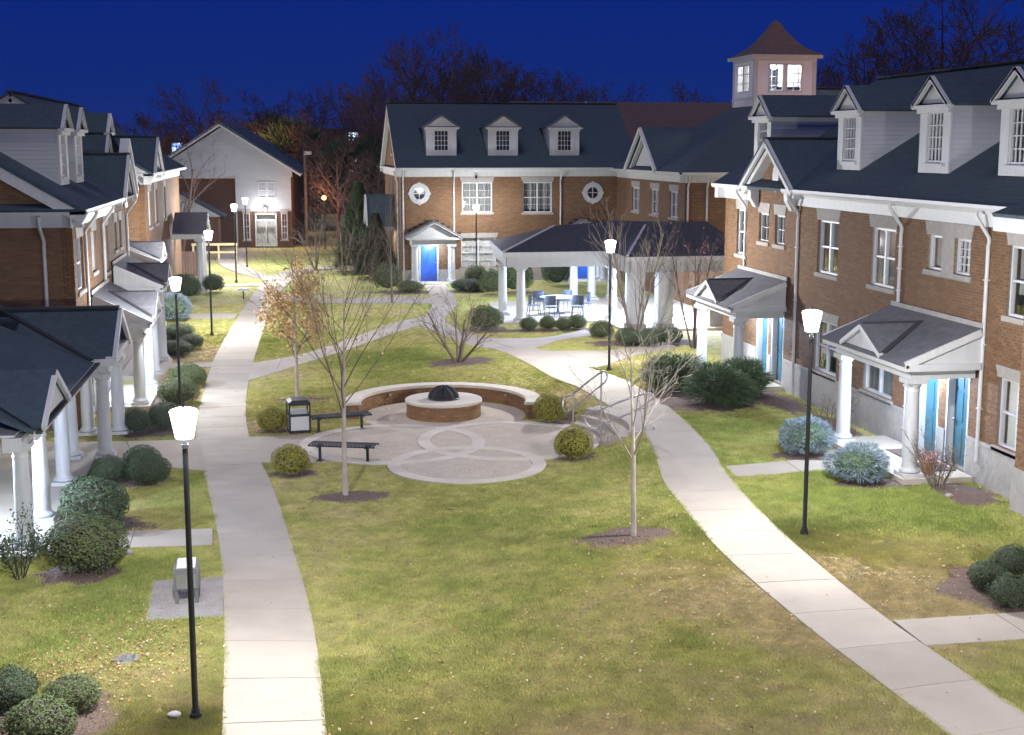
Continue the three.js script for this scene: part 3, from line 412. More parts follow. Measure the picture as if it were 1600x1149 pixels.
// ---------------------------------------------------------------- right-hand brick house (facade faces -x)
{
  const zc = -31, X = 14.5, eY = 6.35, U = (z) => z - zc, t = thing('brick_house', 'long two-storey brick house on the right with four dormers and teal doors', 'house', [X, 0.4, zc], -Math.PI / 2, 'brick row houses');
  const g = new THREE.Group(); g.position.y = 0; const dy = -0.4, Y = (y) => y + dy;      // heights below are world heights
  const u0 = U(-43.1), u1 = U(-15), win = (a, b, c, d) => [U(a), U(b), Y(c), Y(d)];
  const upper = [[win(-41.9, -40.95, 4.13, 5.57), { blind: M.curtain, drop: 0.2 }], [win(-39.85, -39.0, 4.67, 5.55), { rail: false, grid: [2, 2], blind: M.curtain, drop: 0.5 }], [win(-38.47, -37.65, 4.67, 5.55), { rail: false, grid: [2, 2], blind: M.curtain }], [win(-35.15, -33.75, 4.13, 5.57), { double: true, blind: M.curtain, drop: 0.5 }], [win(-31.75, -30.35, 4.13, 5.57), { double: true, blind: M.curtain }], [win(-28.72, -28.0, 4.78, 5.57), { rail: false, blind: M.blind, drop: 0.1 }], [win(-27.45, -26.75, 4.78, 5.57), { rail: false, grid: [3, 4], blind: M.curtain, drop: 0.4 }], [win(-25.2, -23.9, 4.13, 5.57), { double: true, blind: M.curtain, drop: 0.3 }]];
  const lower = [[win(-35.2, -33.6, 1.42, 2.85), { double: true, blind: M.curtain, drop: 0.3 }], [win(-31.9, -30.2, 1.42, 2.85), { double: true, blind: M.curtain }], [win(-25.3, -24.0, 1.4, 2.85), { double: true, blind: M.blind, drop: 0 }]];
  const doors = [win(-28.8, -27.8, 0.56, 2.72), win(-27.45, -26.45, 0.56, 2.72), win(-39.75, -38.75, 0.56, 2.72), win(-38.45, -37.45, 0.56, 2.72)];
  const ops = [...upper.map((w) => w[0]), ...lower.map((w) => w[0]), ...doors];
  wall(t, [[u0, -0.8], [u1, -0.8], [u1, Y(6.33)], [u0, Y(6.33)]], ops, ID, { seed: 3, brickFrom: Y(1.3), brickTo: Y(6.0) });
  // gable field above the eave and stone base
  wall(t, [[U(-39.9), Y(5.9)], [U(-37.0), Y(5.9)], [U(-37.0), Y(6.4)], [U(-38.45), Y(7.45)], [U(-39.9), Y(6.4)]], [], new THREE.Matrix4().makeTranslation(0, 0, 0.012), { seed: 4, th: 0.1 });
  const seg = (list) => { const b = []; let x = u0; for (const [a, c] of list) { b.push(bx(x, U(a), -0.8, Y(1.28), 0, 0.045)); x = U(c); } b.push(bx(x, u1, -0.8, Y(1.28), 0, 0.045)); return b; };
  obj('stone_base', seg([[-39.75, -38.75], [-38.45, -37.45], [-28.8, -27.8], [-27.45, -26.45]]), M.stone, t);
  obj('stone_course', [bx(u0, U(-39.75), Y(1.28), Y(1.36), 0, 0.06), bx(U(-37.45), U(-28.8), Y(1.28), Y(1.36), 0, 0.06), bx(U(-26.45), u1, Y(1.28), Y(1.36), 0, 0.06)], M.stone, t);
  for (const [w, o] of upper) windowUnit(t, w, ID, o); for (const [w, o] of lower) windowUnit(t, w, ID, { ...o, lintelH: 0.24 });
  doors.forEach((d, i) => doorUnit(t, d, ID, M.doorTeal, 0.15, i % 2 ? -1 : 1));
  obj('oval_vent', [new THREE.CylinderGeometry(0.24, 0.24, 0.08, 28).rotateX(Math.PI / 2).scale(1, 1.7, 1).translate(U(-38.45), Y(6.62), 0.02)], M.white, t);
  cornice(t, u0 - 0.32, U(-39.9), Y(eY)); cornice(t, U(-37.0), u1, Y(eY));
  obj('end_return', [bx(u0 - 0.33, u0 - 0.003, Y(5.89), Y(6.32), -1.2, 0.29)], M.white, t);
  for (const x of [U(-39.98), U(-36.92)]) obj('bracket', prismX([[0.05, Y(5.7)], [0.14, Y(5.72)], [0.30, Y(6.0)], [0.32, Y(6.24)], [0.05, Y(6.24)]], x - 0.13, x + 0.13), M.white, t);
  gableRoof(t, u0, u1, Y(eY), 10.8);
  crossGable(t, U(-38.45), 2.25, Y(eY), Y(7.8));
  for (const [z, b] of [[-41.3], [-34.6, M.blind], [-29.75, M.blind], [-26.05]]) dormer(t, U(z), Y(eY), -0.6, 1.45, { blind: b || M.room });
  for (const [z, b] of [[-41.0, 3.5], [-36.55, 0.4], [-30.0, 3.7], [-25.95, 0.9]]) downspout(t, U(z), Y(eY) - 0.1, Y(b), 0.36);
  downspout(t, U(-29.35), Y(3.0), Y(0.5), 0.15);
  obj('stone_panel', [bx(U(-28.0) + 0.012, U(-27.45) - 0.012, Y(4.66), Y(5.885), 0, 0.04), bx(U(-28.85), U(-26.6), Y(4.655), Y(4.665), 0, 0.062)], M.stone, t);
  // projecting bay at the near end
  const bz = U(-23.8); wall(t, [[bz, -0.9], [u1, -0.9], [u1, Y(6.0)], [bz, Y(6.0)]], [], new THREE.Matrix4().makeTranslation(0, 0, 0.42), { seed: 9, brickFrom: Y(1.3), brickTo: Y(5.9), th: 0.41 });
  obj('stone_base', bx(bz - 0.03, u1, -0.9, Y(1.3), 0.43, 0.47), M.stone, t); obj('bay_eave', [bx(bz - 0.5, u1, Y(5.92), Y(6.22), 0.43, 0.9)], M.white, t);
  obj('bay_roof', slab([V(bz - 0.5, Y(6.26), 0.95), V(u1, Y(6.26), 0.95), V(u1, Y(7.8), -1.6), V(bz + 1.9, Y(7.8), -1.6)], 0.08), M.shingle, t);
  // far end, back
  const Ew = new THREE.Matrix4().makeRotationY(-Math.PI / 2).setPosition(u0, 0, -10.8);
  wall(t, [[0, -0.8], [10.8, -0.8], [10.8, Y(6.3)], [5.4, Y(9.5)], [0, Y(6.3)]], [], Ew, { seed: 6, plain: true, mat: brickMats[0] });
  wall(t, [[-u1, -0.8], [-u0, -0.8], [-u0, Y(6.3)], [-u1, Y(6.3)]], [], new THREE.Matrix4().makeRotationY(Math.PI).setPosition(0, 0, -10.8), { plain: true, mat: brickMats[0] });
  porch('grey shingled entrance porch with two columns behind the blue globe spruces', [X - 0.08, 0.4, -28.1], -Math.PI / 2, { W: 4.35, D: 1.72, floor: 0.16, eave: 2.62, top: 3.36, I: 40, base: -0.1 });
  porch('grey shingled entrance porch behind the wide green juniper', [X - 0.08, 0.4, -39.3], -Math.PI / 2, { W: 4.3, D: 1.72, floor: 0.16, eave: 2.52, top: 3.28, I: 40, base: -0.1 });
}

// ---------------------------------------------------------------- left-hand brick houses (facades face +x)
{
  const zc = -43, X = -5.5, eY = 5.91, U = (z) => -(z - zc), t = thing('brick_house', 'two-storey brick house on the left edge with its dark end wall towards the viewer', 'house', [X, 0, zc], Math.PI / 2, 'brick row houses');
  const u0 = U(-36.9), u1 = U(-49.3), win = (a, b, c, d) => [U(a), U(b), c, d];
  const upper = [[win(-37.4, -38.6, 3.68, 5.13), { blind: M.curtain }], [win(-40.3, -41.3, 3.95, 5.13), { blind: M.blind, rail: false }], [win(-43.1, -44.1, 3.68, 5.13), { blind: M.curtain }], [win(-45.7, -46.4, 4.2, 5.1), { rail: false, blind: M.curtain }], [win(-47.0, -47.7, 4.2, 5.1), { rail: false, blind: M.curtain }]];
  wall(t, [[u0, -0.3], [u1, -0.3], [u1, eY], [u0, eY]], upper.map((w) => w[0]), ID, { seed: 21, brickFrom: 0.9, brickTo: 5.55 });
  for (const [w, o] of upper) windowUnit(t, w, ID, o);
  obj('stone_base', bx(u0, u1, -0.3, 0.9, 0, 0.045), M.stone, t);
  cornice(t, u0 - 0.3, U(-45.7), eY); cornice(t, U(-49.0), u1 + 0.3, eY);
  const D = 10.8; gableRoof(t, u0, u1, eY, D, { ov0: 0.3 });
  crossGable(t, U(-47.4), 1.75, eY, 7.33); crossGable(t, U(-48.9), 2.3, eY + 0.25, 8.1, { wf: -0.35 }); wall(t, [[U(-45.75), 5.5], [U(-49.05), 5.5], [U(-49.05), 5.95], [U(-47.4), 7.0], [U(-45.75), 5.95]], [], new THREE.Matrix4().makeTranslation(0, 0, 0.012), { seed: 24, th: 0.1 });
  for (const z of [-39.8, -42.7, -49.6]) dormer(t, U(z), eY, -0.6, 1.45, { blind: M.curtain });
  for (const [z, b] of [[-38.95, 0.3], [-42.75, 0.3], [-49.1, 3.0]]) downspout(t, U(z), eY - 0.1, b, 0.36);
  // end wall towards the viewer, with gable
  const Ew = new THREE.Matrix4().makeRotationY(-Math.PI / 2).setPosition(u0, 0, -D);
  wall(t, [[0, -0.3], [D, -0.3], [D, eY - 0.03], [D / 2, eY + 3.2], [0, eY - 0.03]], [], Ew, { seed: 22, brickFrom: 0.1 });
  obj('gable_cornice', X4([bx(-0.3, D + 0.3, eY - 0.46, eY - 0.06, 0.02, 0.10), bx(-0.3, D + 0.42, eY - 0.12, eY - 0.02, 0.10, 0.3)], Ew), M.white, t);
  obj('skirt_roof', slab([V(u0 - 0.34, eY - 0.0, 0.3), V(u0 - 0.34, eY - 0.0, -D - 0.3), V(u0 - 0.02, eY + 0.16, -D - 0.3), V(u0 - 0.02, eY + 0.16, 0.0)], 0.05), M.shingle, t);
  obj('rake_trim', X4([-1, 1].map((s) => bar(V(D / 2 + s * (D / 2 + 0.38), eY - 0.22, 0.16), V(D / 2, eY + 3.24, 0.16), 0.24, 0.36)), Ew), M.white, t);
  obj('downspout', X4([tube([V(D - 0.78, eY - 0.16, 0.26), V(D - 0.77, eY - 0.5, 0.2), V(D - 0.72, eY - 0.8, 0.06), V(D - 0.72, eY - 1.0, 0.06)], 0.05, 8, 20), cyl(0.05, 0.05, 0.1, eY - 0.98, D - 0.72, 0.06, 8)], Ew), M.white, t);
  wall(t, [[-u1, -0.3], [-u0, -0.3], [-u0, eY], [-u1, eY]], [], new THREE.Matrix4().makeRotationY(Math.PI).setPosition(0, 0, -D), { plain: true, mat: brickMats[0] });
  wall(t, [[0, -0.3], [D, -0.3], [D, eY - 0.03], [D / 2, eY + 3.2], [0, eY - 0.03]], [], new THREE.Matrix4().makeRotationY(Math.PI / 2).setPosition(u1, 0, 0), { seed: 23, plain: true, mat: brickMats[0] });
  porch('grey porch on the left house, nearest behind the covered entrance roof', [X + 0.06, 0, -41.3], Math.PI / 2, { W: 3.9, D: 1.6, floor: 0.14, eave: 2.55, top: 3.4, I: 42 });
  porch('grey porch on the left house, second beyond the covered entrance', [X + 0.06, 0, -46.4], Math.PI / 2, { W: 3.8, D: 1.55, floor: 0.2, eave: 3.05, top: 3.82, I: 0 });
}
{
  const zc = -66, X = -5.6, eY = 6.5, U = (z) => -(z - zc), t = thing('brick_house', 'farther two-storey brick house on the left beyond the stepped porches', 'house', [X, 0.35, zc], Math.PI / 2, 'brick row houses');
  const Y = (y) => y - 0.35, u0 = U(-57.3), u1 = U(-76), D = 10, win = (a, b, c, d) => [U(a), U(b), Y(c), Y(d)], ops = [win(-58.6, -59.8, 4.2, 5.7), win(-61.5, -62.7, 4.2, 5.7), win(-66, -67.2, 4.2, 5.7)];
  wall(t, [[u0, -0.4], [u1, -0.4], [u1, Y(eY)], [u0, Y(eY)]], ops, ID, { seed: 31, brickTo: Y(6.1) }); for (const o of ops) windowUnit(t, o, ID, { blind: M.curtain });
  cornice(t, u0 - 0.3, u1 + 0.3, Y(eY)); gableRoof(t, u0, u1, Y(eY), D); crossGable(t, U(-59.9), 2.2, Y(eY), Y(8.0));
  const Ew = new THREE.Matrix4().makeRotationY(-Math.PI / 2).setPosition(u0, 0, -D);
  wall(t, [[0, -0.4], [D, -0.4], [D, Y(eY - 0.03)], [D / 2, Y(eY + 2.95)], [0, Y(eY - 0.03)]], [], Ew, { seed: 32 });
  obj('gable_cornice', X4([bx(-0.3, D + 0.3, Y(eY - 0.46), Y(eY - 0.06), 0.02, 0.1), bx(-0.3, D + 0.42, Y(eY - 0.12), Y(eY - 0.02), 0.1, 0.3)], Ew), M.white, t);
  obj('rake_trim', X4([-1, 1].map((s) => bar(V(D / 2 + s * (D / 2 + 0.38), Y(eY - 0.22), 0.16), V(D / 2, Y(eY + 3.0), 0.16), 0.24, 0.34)), Ew), M.white, t);
  obj('downspout', X4([tube([V(D - 1.1, Y(eY - 0.16), 0.26), V(D - 1.1, Y(eY - 0.8), 0.06), V(D - 1.1, Y(eY - 1), 0.06)], 0.05, 8, 20), cyl(0.05, 0.05, 0.1, Y(eY - 0.98), D - 1.1, 0.06, 8)], Ew), M.white, t);
  wall(t, [[-u1, -0.4], [-u0, -0.4], [-u0, Y(eY)], [-u1, Y(eY)]], [], new THREE.Matrix4().makeRotationY(Math.PI).setPosition(0, 0, -D), { plain: true, mat: brickMats[0] });
  porch('grey porch on the left house, third beyond the covered entrance', [X - 1.1, 0.2, -55.3], Math.PI / 2, { W: 3.8, D: 1.9, floor: 0.2, eave: 2.95, top: 3.75, I: 12 });
  // link between the two left houses
  const l = thing('link_wing', 'recessed brick wing joining the two left houses', 'house', [X - 1.15, 0.2, -53.3], Math.PI / 2);
  wall(l, [[-4.2, -0.4], [4.2, -0.4], [4.2, 5.4], [-4.2, 5.4]], [], ID, { seed: 35 }); cornice(l, -4.2, 4.2, 5.8); obj('roof', slab([V(-4.2, 5.8, 0.4), V(4.2, 5.8, 0.4), V(4.2, 8.2, -3.6), V(-4.2, 8.2, -3.6)], 0.1), M.shingle, l);
  // porch with a box gable farther along
  const p = thing('entrance_porch', 'small gabled porch on tall columns on the farther left house', 'porch', [-5.5, 0.35, -70.5], Math.PI / 2, 'entrance porches');
  obj('porch_floor', bx(-2, 2, -0.2, 0.15, 0.02, 1.6), M.concrete[1], p); for (const s of [-1, 1]) column(p, s * 1.6, 1.3, 0.15, 2.55); obj('beam', [bx(-1.9, 1.9, 2.7, 2.98, 1.13, 1.47), bx(-1.9, -1.55, 2.7, 2.98, 0.02, 1.13), bx(1.55, 1.9, 2.7, 2.98, 0.02, 1.13)], M.white, p);
  obj('porch_roof', [slab([V(-2.2, 3.02, 1.7), V(-2.2, 3.02, 0.05), V(0, 3.95, 0.05), V(0, 3.95, 1.7)], 0.07), slab([V(2.2, 3.02, 1.7), V(2.2, 3.02, 0.05), V(0, 3.95, 0.05), V(0, 3.95, 1.7)], 0.07)], M.porchShingle, p);
  obj('pediment', [prismZ([[-1.9, 2.98], [1.9, 2.98], [0, 3.78]], 1.4, 1.46), ...[-1, 1].map((s) => bar(V(s * 2.2, 2.94, 1.62), V(0, 3.87, 1.62), 0.1, 0.14)), bx(-2.15, -2.05, 2.86, 3.0, 0.05, 1.66), bx(2.05, 2.15, 2.86, 3.0, 0.05, 1.66)], M.white, p); ceilingLight(p, 0, 2.69, 0.7, 10);
}

// ---------------------------------------------------------------- covered entrance at the near left: cross gable, long lean-to roof, columns
{
  const t = thing('covered_entrance', 'low covered entrance with dark shingled roof and white columns at left', 'porch', [-5.2, 0.05, -31]), P = (x, y, z) => V(x + 5.2, y - 0.05, z + 31);
  const r = obj('roof', [slab([P(-4.05, 3.58, -34.5), P(-9.5, 3.58, -34.5), P(-9.5, 2.56, -32.85), P(-4.05, 2.56, -32.85)], 0.08), slab([P(-4.05, 3.58, -34.5), P(-9.5, 3.58, -34.5), P(-9.5, 2.56, -36.15), P(-4.05, 2.56, -36.15)], 0.08), slab([P(-4.55, 2.46, -24.9), P(-4.55, 2.46, -32.85), P(-8.6, 4.3, -32.85), P(-8.6, 4.3, -24.9)], 0.08), slab([P(-8.6, 4.3, -24.9), P(-8.6, 4.3, -32.85), P(-8.6, 4.3, -36), P(-6.2, 3.2, -35.0)], 0.05)], M.shingle, t);
  obj('ridge_cap', bar(P(-4.1, 3.6, -34.5), P(-9.5, 3.6, -34.5), 0.26, 0.05), M.ridge, r);
  obj('valley_flashing', bar(P(-4.62, 2.53, -32.8), P(-6.9, 3.6, -34.45), 0.12, 0.04), M.ridge, r);
  obj('gable_end', [prismX([[-36.0 + 31, 2.56 - 0.05], [-33.0 + 31, 2.56 - 0.05], [-34.5 + 31, 3.44 - 0.05]], 0.85, 0.92), bar(P(-4.08, 2.5, -36.15), P(-4.08, 3.5, -34.5), 0.09, 0.16), bar(P(-4.08, 2.5, -32.85), P(-4.08, 3.5, -34.5), 0.09, 0.16), bx(0.92, 1.12, 2.42, 2.54, -5.2, -1.85)], M.white, t);
  obj('eave_fascia', [bar(P(-4.52, 2.37, -24.85), P(-4.52, 2.37, -32.9), 0.06, 0.16), bar(P(-4.55, 2.46, -32.83), P(-4.05, 2.46, -32.83), 0.06, 0.16)], M.white, t);
  obj('gutter', bar(P(-4.46, 2.44, -24.8), P(-4.46, 2.44, -32.8), 0.10, 0.05), M.ridge, t);
  obj('beam', [bar(P(-4.95, 2.2, -24.9), P(-4.95, 2.2, -33.0), 0.34, 0.26), bar(P(-4.4, 2.3, -32.95), P(-4.4, 2.3, -36.05), 0.32, 0.26), bar(P(-4.5, 2.3, -33.05), P(-9, 2.3, -33.05), 0.3, 0.26), bar(P(-4.5, 2.3, -35.95), P(-9, 2.3, -35.95), 0.3, 0.26)], M.white, t);
  obj('ceiling', [bx(-4.3, 0.3, 2.30, 2.33, 0.0 - 1.9, 6.1), bx(-4.3, 0.8, 2.42, 2.45, -5.0, -2.0)], M.soffit, t);
  const hc = 2.02; for (const [x, z] of [[-4.42, -33.1], [-4.42, -35.9], [-5.2, -35.9], [-5.2, -33.1], [-5.0, -30.5], [-4.95, -27.5], [-4.95, -25.6]]) column(t, x + 5.2, z + 31, 0.05, z < -32 ? 2.08 : hc);
  obj('back_wall', [bx(-2.55, -2.3, -0.1, 2.6, -5.2, 6.2)], M.stone, t);
  obj('floor', bx(-2.4, 0.55, -0.2, 0.05, -2.0, 6.0), M.concrete[2], t);
  const g = obj('entry_gable', [slab([P(-4.35, 2.55, -27.9), P(-4.35, 3.35, -26.4), P(-6.4, 3.35, -26.4), P(-4.6, 2.55, -27.9)], 0.06), slab([P(-4.35, 2.55, -24.9), P(-4.35, 3.35, -26.4), P(-6.4, 3.35, -26.4), P(-4.6, 2.55, -24.9)], 0.06)], M.shingle, t);
  obj('pediment', [prismX([[-27.7 + 31, 2.5], [-25.1 + 31, 2.5], [-26.4 + 31, 3.2]], 0.68, 0.74), bar(P(-4.38, 2.5, -27.9), P(-4.38, 3.28, -26.4), 0.08, 0.12), bar(P(-4.38, 2.5, -24.9), P(-4.38, 3.28, -26.4), 0.08, 0.12)], M.white, g);
  ceilingLight(t, -0.75, 2.29, -26.2 + 31, 60); ceilingLight(t, -1.2, 2.4, -3.5, 2.5, LAMP_C);
}

// ---------------------------------------------------------------- north house facing the viewer
{
  const zf = -72, xc = 12, eY = 6.47, U = (x) => x - xc, t = thing('brick_house', 'two-storey brick house at the back with three dormers and a blue door', 'house', [xc, 0.35, zf], 0, 'brick row houses'), Y = (y) => y - 0.35;
  const u0 = U(6.2), u1 = U(18.1), win = (a, b, c, d) => [U(a), U(b), Y(c), Y(d)], D = 11.2;
  const upper = [[win(9.46, 11.1, 4.1, 5.7), M.curtain, 0], [win(12.78, 14.38, 4.07, 5.7), M.curtain, 0.1]], low = [win(9.4, 11.3, 1.15, 2.74), win(13.1, 14.9, 1.15, 2.74)], doors = [win(7.12, 8.16, 0.42, 2.6), win(15.5, 16.5, 0.42, 2.6)];
  const round = [7.17, 16.64].map((x) => [U(x) - 0.34, U(x) + 0.34, Y(5.12) - 0.34, Y(5.12) + 0.34]);
  wall(t, [[u0, -0.5], [u1, -0.5], [u1, Y(eY)], [u0, Y(eY)]], [...upper.map((w) => w[0]), ...low, ...doors, ...round], ID, { seed: 41, brickFrom: Y(1.05), brickTo: Y(6.05) });
  for (const [w, b, d] of upper) windowUnit(t, w, ID, { double: true, blind: b, drop: d, lintelH: 0.28, grid: [2, 4] });
  for (const w of low) windowUnit(t, w, ID, { double: true, blind: M.blind, lintelH: 0.26, grid: [3, 4] });
  obj('stone_base', [bx(u0, U(7.12), -0.5, Y(1.05), 0, 0.05), bx(U(8.16), U(15.5), -0.5, Y(1.05), 0, 0.05), bx(U(16.5), u1, -0.5, Y(1.05), 0, 0.05)], M.stone, t);
  for (const d of doors) doorUnit(t, d, ID, M.doorBlue, 0.2);
  for (const r of round) {
    const cx = (r[0] + r[1]) / 2, cy = (r[2] + r[3]) / 2, w = obj('round_window', [new THREE.RingGeometry(0.30, 0.56, 40).translate(cx, cy, 0.06), new THREE.CylinderGeometry(0.56, 0.56, 0.07, 40, 1, true).rotateX(Math.PI / 2).translate(cx, cy, 0.03), new THREE.CylinderGeometry(0.31, 0.31, 0.14, 40, 1, true).rotateX(Math.PI / 2).translate(cx, cy, 0.0), ...[0, 1, 2, 3].map((k) => bx(-0.055, 0.055, 0.5, 0.61, 0, 0.075).rotateZ(k * Math.PI / 2).translate(cx, cy, 0)), bx(cx - 0.02, cx + 0.02, cy - 0.32, cy + 0.32, -0.05, 0.0), bx(cx - 0.32, cx + 0.32, cy - 0.02, cy + 0.02, -0.05, 0.002)], M.white, t);
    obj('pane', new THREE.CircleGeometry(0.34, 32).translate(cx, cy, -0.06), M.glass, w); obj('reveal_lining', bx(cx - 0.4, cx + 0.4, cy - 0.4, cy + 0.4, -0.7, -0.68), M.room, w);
  }
  cornice(t, u0 - 0.3, u1, Y(eY)); gableRoof(t, u0, u1 + 1.2, Y(eY), D, { ov0: 0.3, ov1: 0 });
  for (const x of [8.45, 11.8, 15.2]) dormer(t, U(x), Y(eY), -0.72, 1.6, { blind: M.room });
  for (const [x, b] of [[9.02, 2.9], [14.85, 3.4], [6.3, 0.4]]) downspout(t, U(x), Y(eY) - 0.1, Y(b), 0.36);
  obj('security_camera', [bx(U(10.15), U(10.25), Y(6.0), Y(6.08), 0.05, 0.25), new THREE.SphereGeometry(0.07, 10, 8).translate(U(10.2), Y(5.97), 0.22)], M.black, t);
  // west gable end
  const Ew = new THREE.Matrix4().makeRotationY(-Math.PI / 2).setPosition(u0, 0, -D);
  wall(t, [[0, -0.5], [D, -0.5], [D, Y(eY - 0.03)], [D / 2, Y(eY + 3.3)], [0, Y(eY - 0.03)]], [[D / 2 - 0.4, D / 2 + 0.4, Y(7.2), Y(8.3)]], Ew, { seed: 42 }); windowUnit(t, [D / 2 - 0.4, D / 2 + 0.4, Y(7.2), Y(8.3)], Ew, { blind: M.room });
  obj('gable_cornice', X4([bx(-0.3, D + 0.3, Y(eY - 0.46), Y(eY - 0.06), 0.02, 0.1), bx(-0.3, D + 0.42, Y(eY - 0.12), Y(eY - 0.02), 0.1, 0.3)], Ew), M.white, t);
  obj('rake_trim', X4([-1, 1].map((s) => bar(V(D / 2 + s * (D / 2 + 0.38), Y(eY - 0.22), 0.16), V(D / 2, Y(eY + 3.35), 0.16), 0.24, 0.34)), Ew), M.white, t);
  obj('downspout', X4([tube([V(D - 1.5, Y(eY - 0.16), 0.26), V(D - 1.5, Y(eY - 0.8), 0.06), V(D - 1.5, Y(eY - 1), 0.06)], 0.05, 8, 20), cyl(0.05, 0.05, 0.1, Y(eY - 0.98), D - 1.5, 0.06, 8)], Ew), M.white, t);
  wall(t, [[-u1 - 1, -0.5], [-u0, -0.5], [-u0, Y(eY)], [-u1 - 1, Y(eY)]], [], new THREE.Matrix4().makeRotationY(Math.PI).setPosition(0, 0, -D), { plain: true, mat: brickMats[0] });
  function gabledPorch(label, x, I) {
    const p = thing('entrance_porch', label, 'porch', [x, 0.35, zf + 0.06], 0, 'entrance porches');
    obj('porch_floor', bx(-1.3, 1.3, -0.2, 0.08, 0.02, 1.5), M.concrete[2], p); for (const s of [-1, 1]) { column(p, s * 0.98, 1.15, 0.08, 2.05, 0.85); column(p, s * 0.98, 0.2, 0.08, 2.05, 0.85); }
    obj('beam', [bx(-1.2, 1.2, 2.13, 2.4, 1.0, 1.3), bx(-1.2, -0.85, 2.13, 2.4, 0.02, 1.0), bx(0.85, 1.2, 2.13, 2.4, 0.02, 1.0), bx(-1.42, 1.42, 2.4, 2.52, 0.02, 1.46)], M.white, p);
    obj('porch_roof', [slab([V(-1.5, 2.54, 1.52), V(-1.5, 2.54, 0.02), V(0, 3.38, 0.02), V(0, 3.38, 1.52)], 0.06), slab([V(1.5, 2.54, 1.52), V(1.5, 2.54, 0.02), V(0, 3.38, 0.02), V(0, 3.38, 1.52)], 0.06)], M.porchShingle, p);
    obj('pediment', [prismZ([[-1.2, 2.52], [1.2, 2.52], [0, 3.2]], 1.3, 1.35), ...[-1, 1].map((s) => bar(V(s * 1.48, 2.5, 1.46), V(0, 3.32, 1.46), 0.1, 0.12))], M.white, p);
    obj('wall_flashing', [0, 1, 2, 3, 4].flatMap((k) => [-1, 1].map((s) => bx(s * (1.5 - k * 0.3) - 0.1, s * (1.5 - k * 0.3) + 0.1, 2.6 + k * 0.168, 2.7 + k * 0.168, -0.05, 0.0))), M.ridge, p);
    ceilingLight(p, 0, 2.12, 0.7, I);
  }
  gabledPorch('white gabled porch over the blue door of the north house', 7.8, 18); gabledPorch('white gabled porch of the north house half hidden behind the pavilion roof', 16.0, 12);
  const sp = thing('entrance_porch', 'small side porch with steep dark roof at the west end of the north house', 'porch', [6.1, 0.35, -76.5], -Math.PI / 2, 'entrance porches');
  obj('porch_roof', [slab([V(-1.3, 2.9, 1.6), V(-1.3, 2.9, 0.02), V(0, 4.6, 0.02), V(0, 4.6, 1.6)], 0.08), slab([V(1.3, 2.9, 1.6), V(1.3, 2.9, 0.02), V(0, 4.6, 0.02), V(0, 4.6, 1.6)], 0.08)], M.shingle, sp);
  obj('pediment', [prismZ([[-1.1, 2.85], [1.1, 2.85], [0, 4.3]], 1.3, 1.36), ...[-1, 1].map((s) => bar(V(s * 1.3, 2.84, 1.54), V(0, 4.54, 1.54), 0.1, 0.16))], M.white, sp); obj('beam', bx(-1.2, 1.2, 2.6, 2.85, 0.02, 1.4), M.white, sp);
  for (const s of [-1, 1]) column(sp, s * 0.95, 1.2, 0, 2.6, 0.9); ceilingLight(sp, 0, 2.59, 0.8, 10, LAMP_C);
}

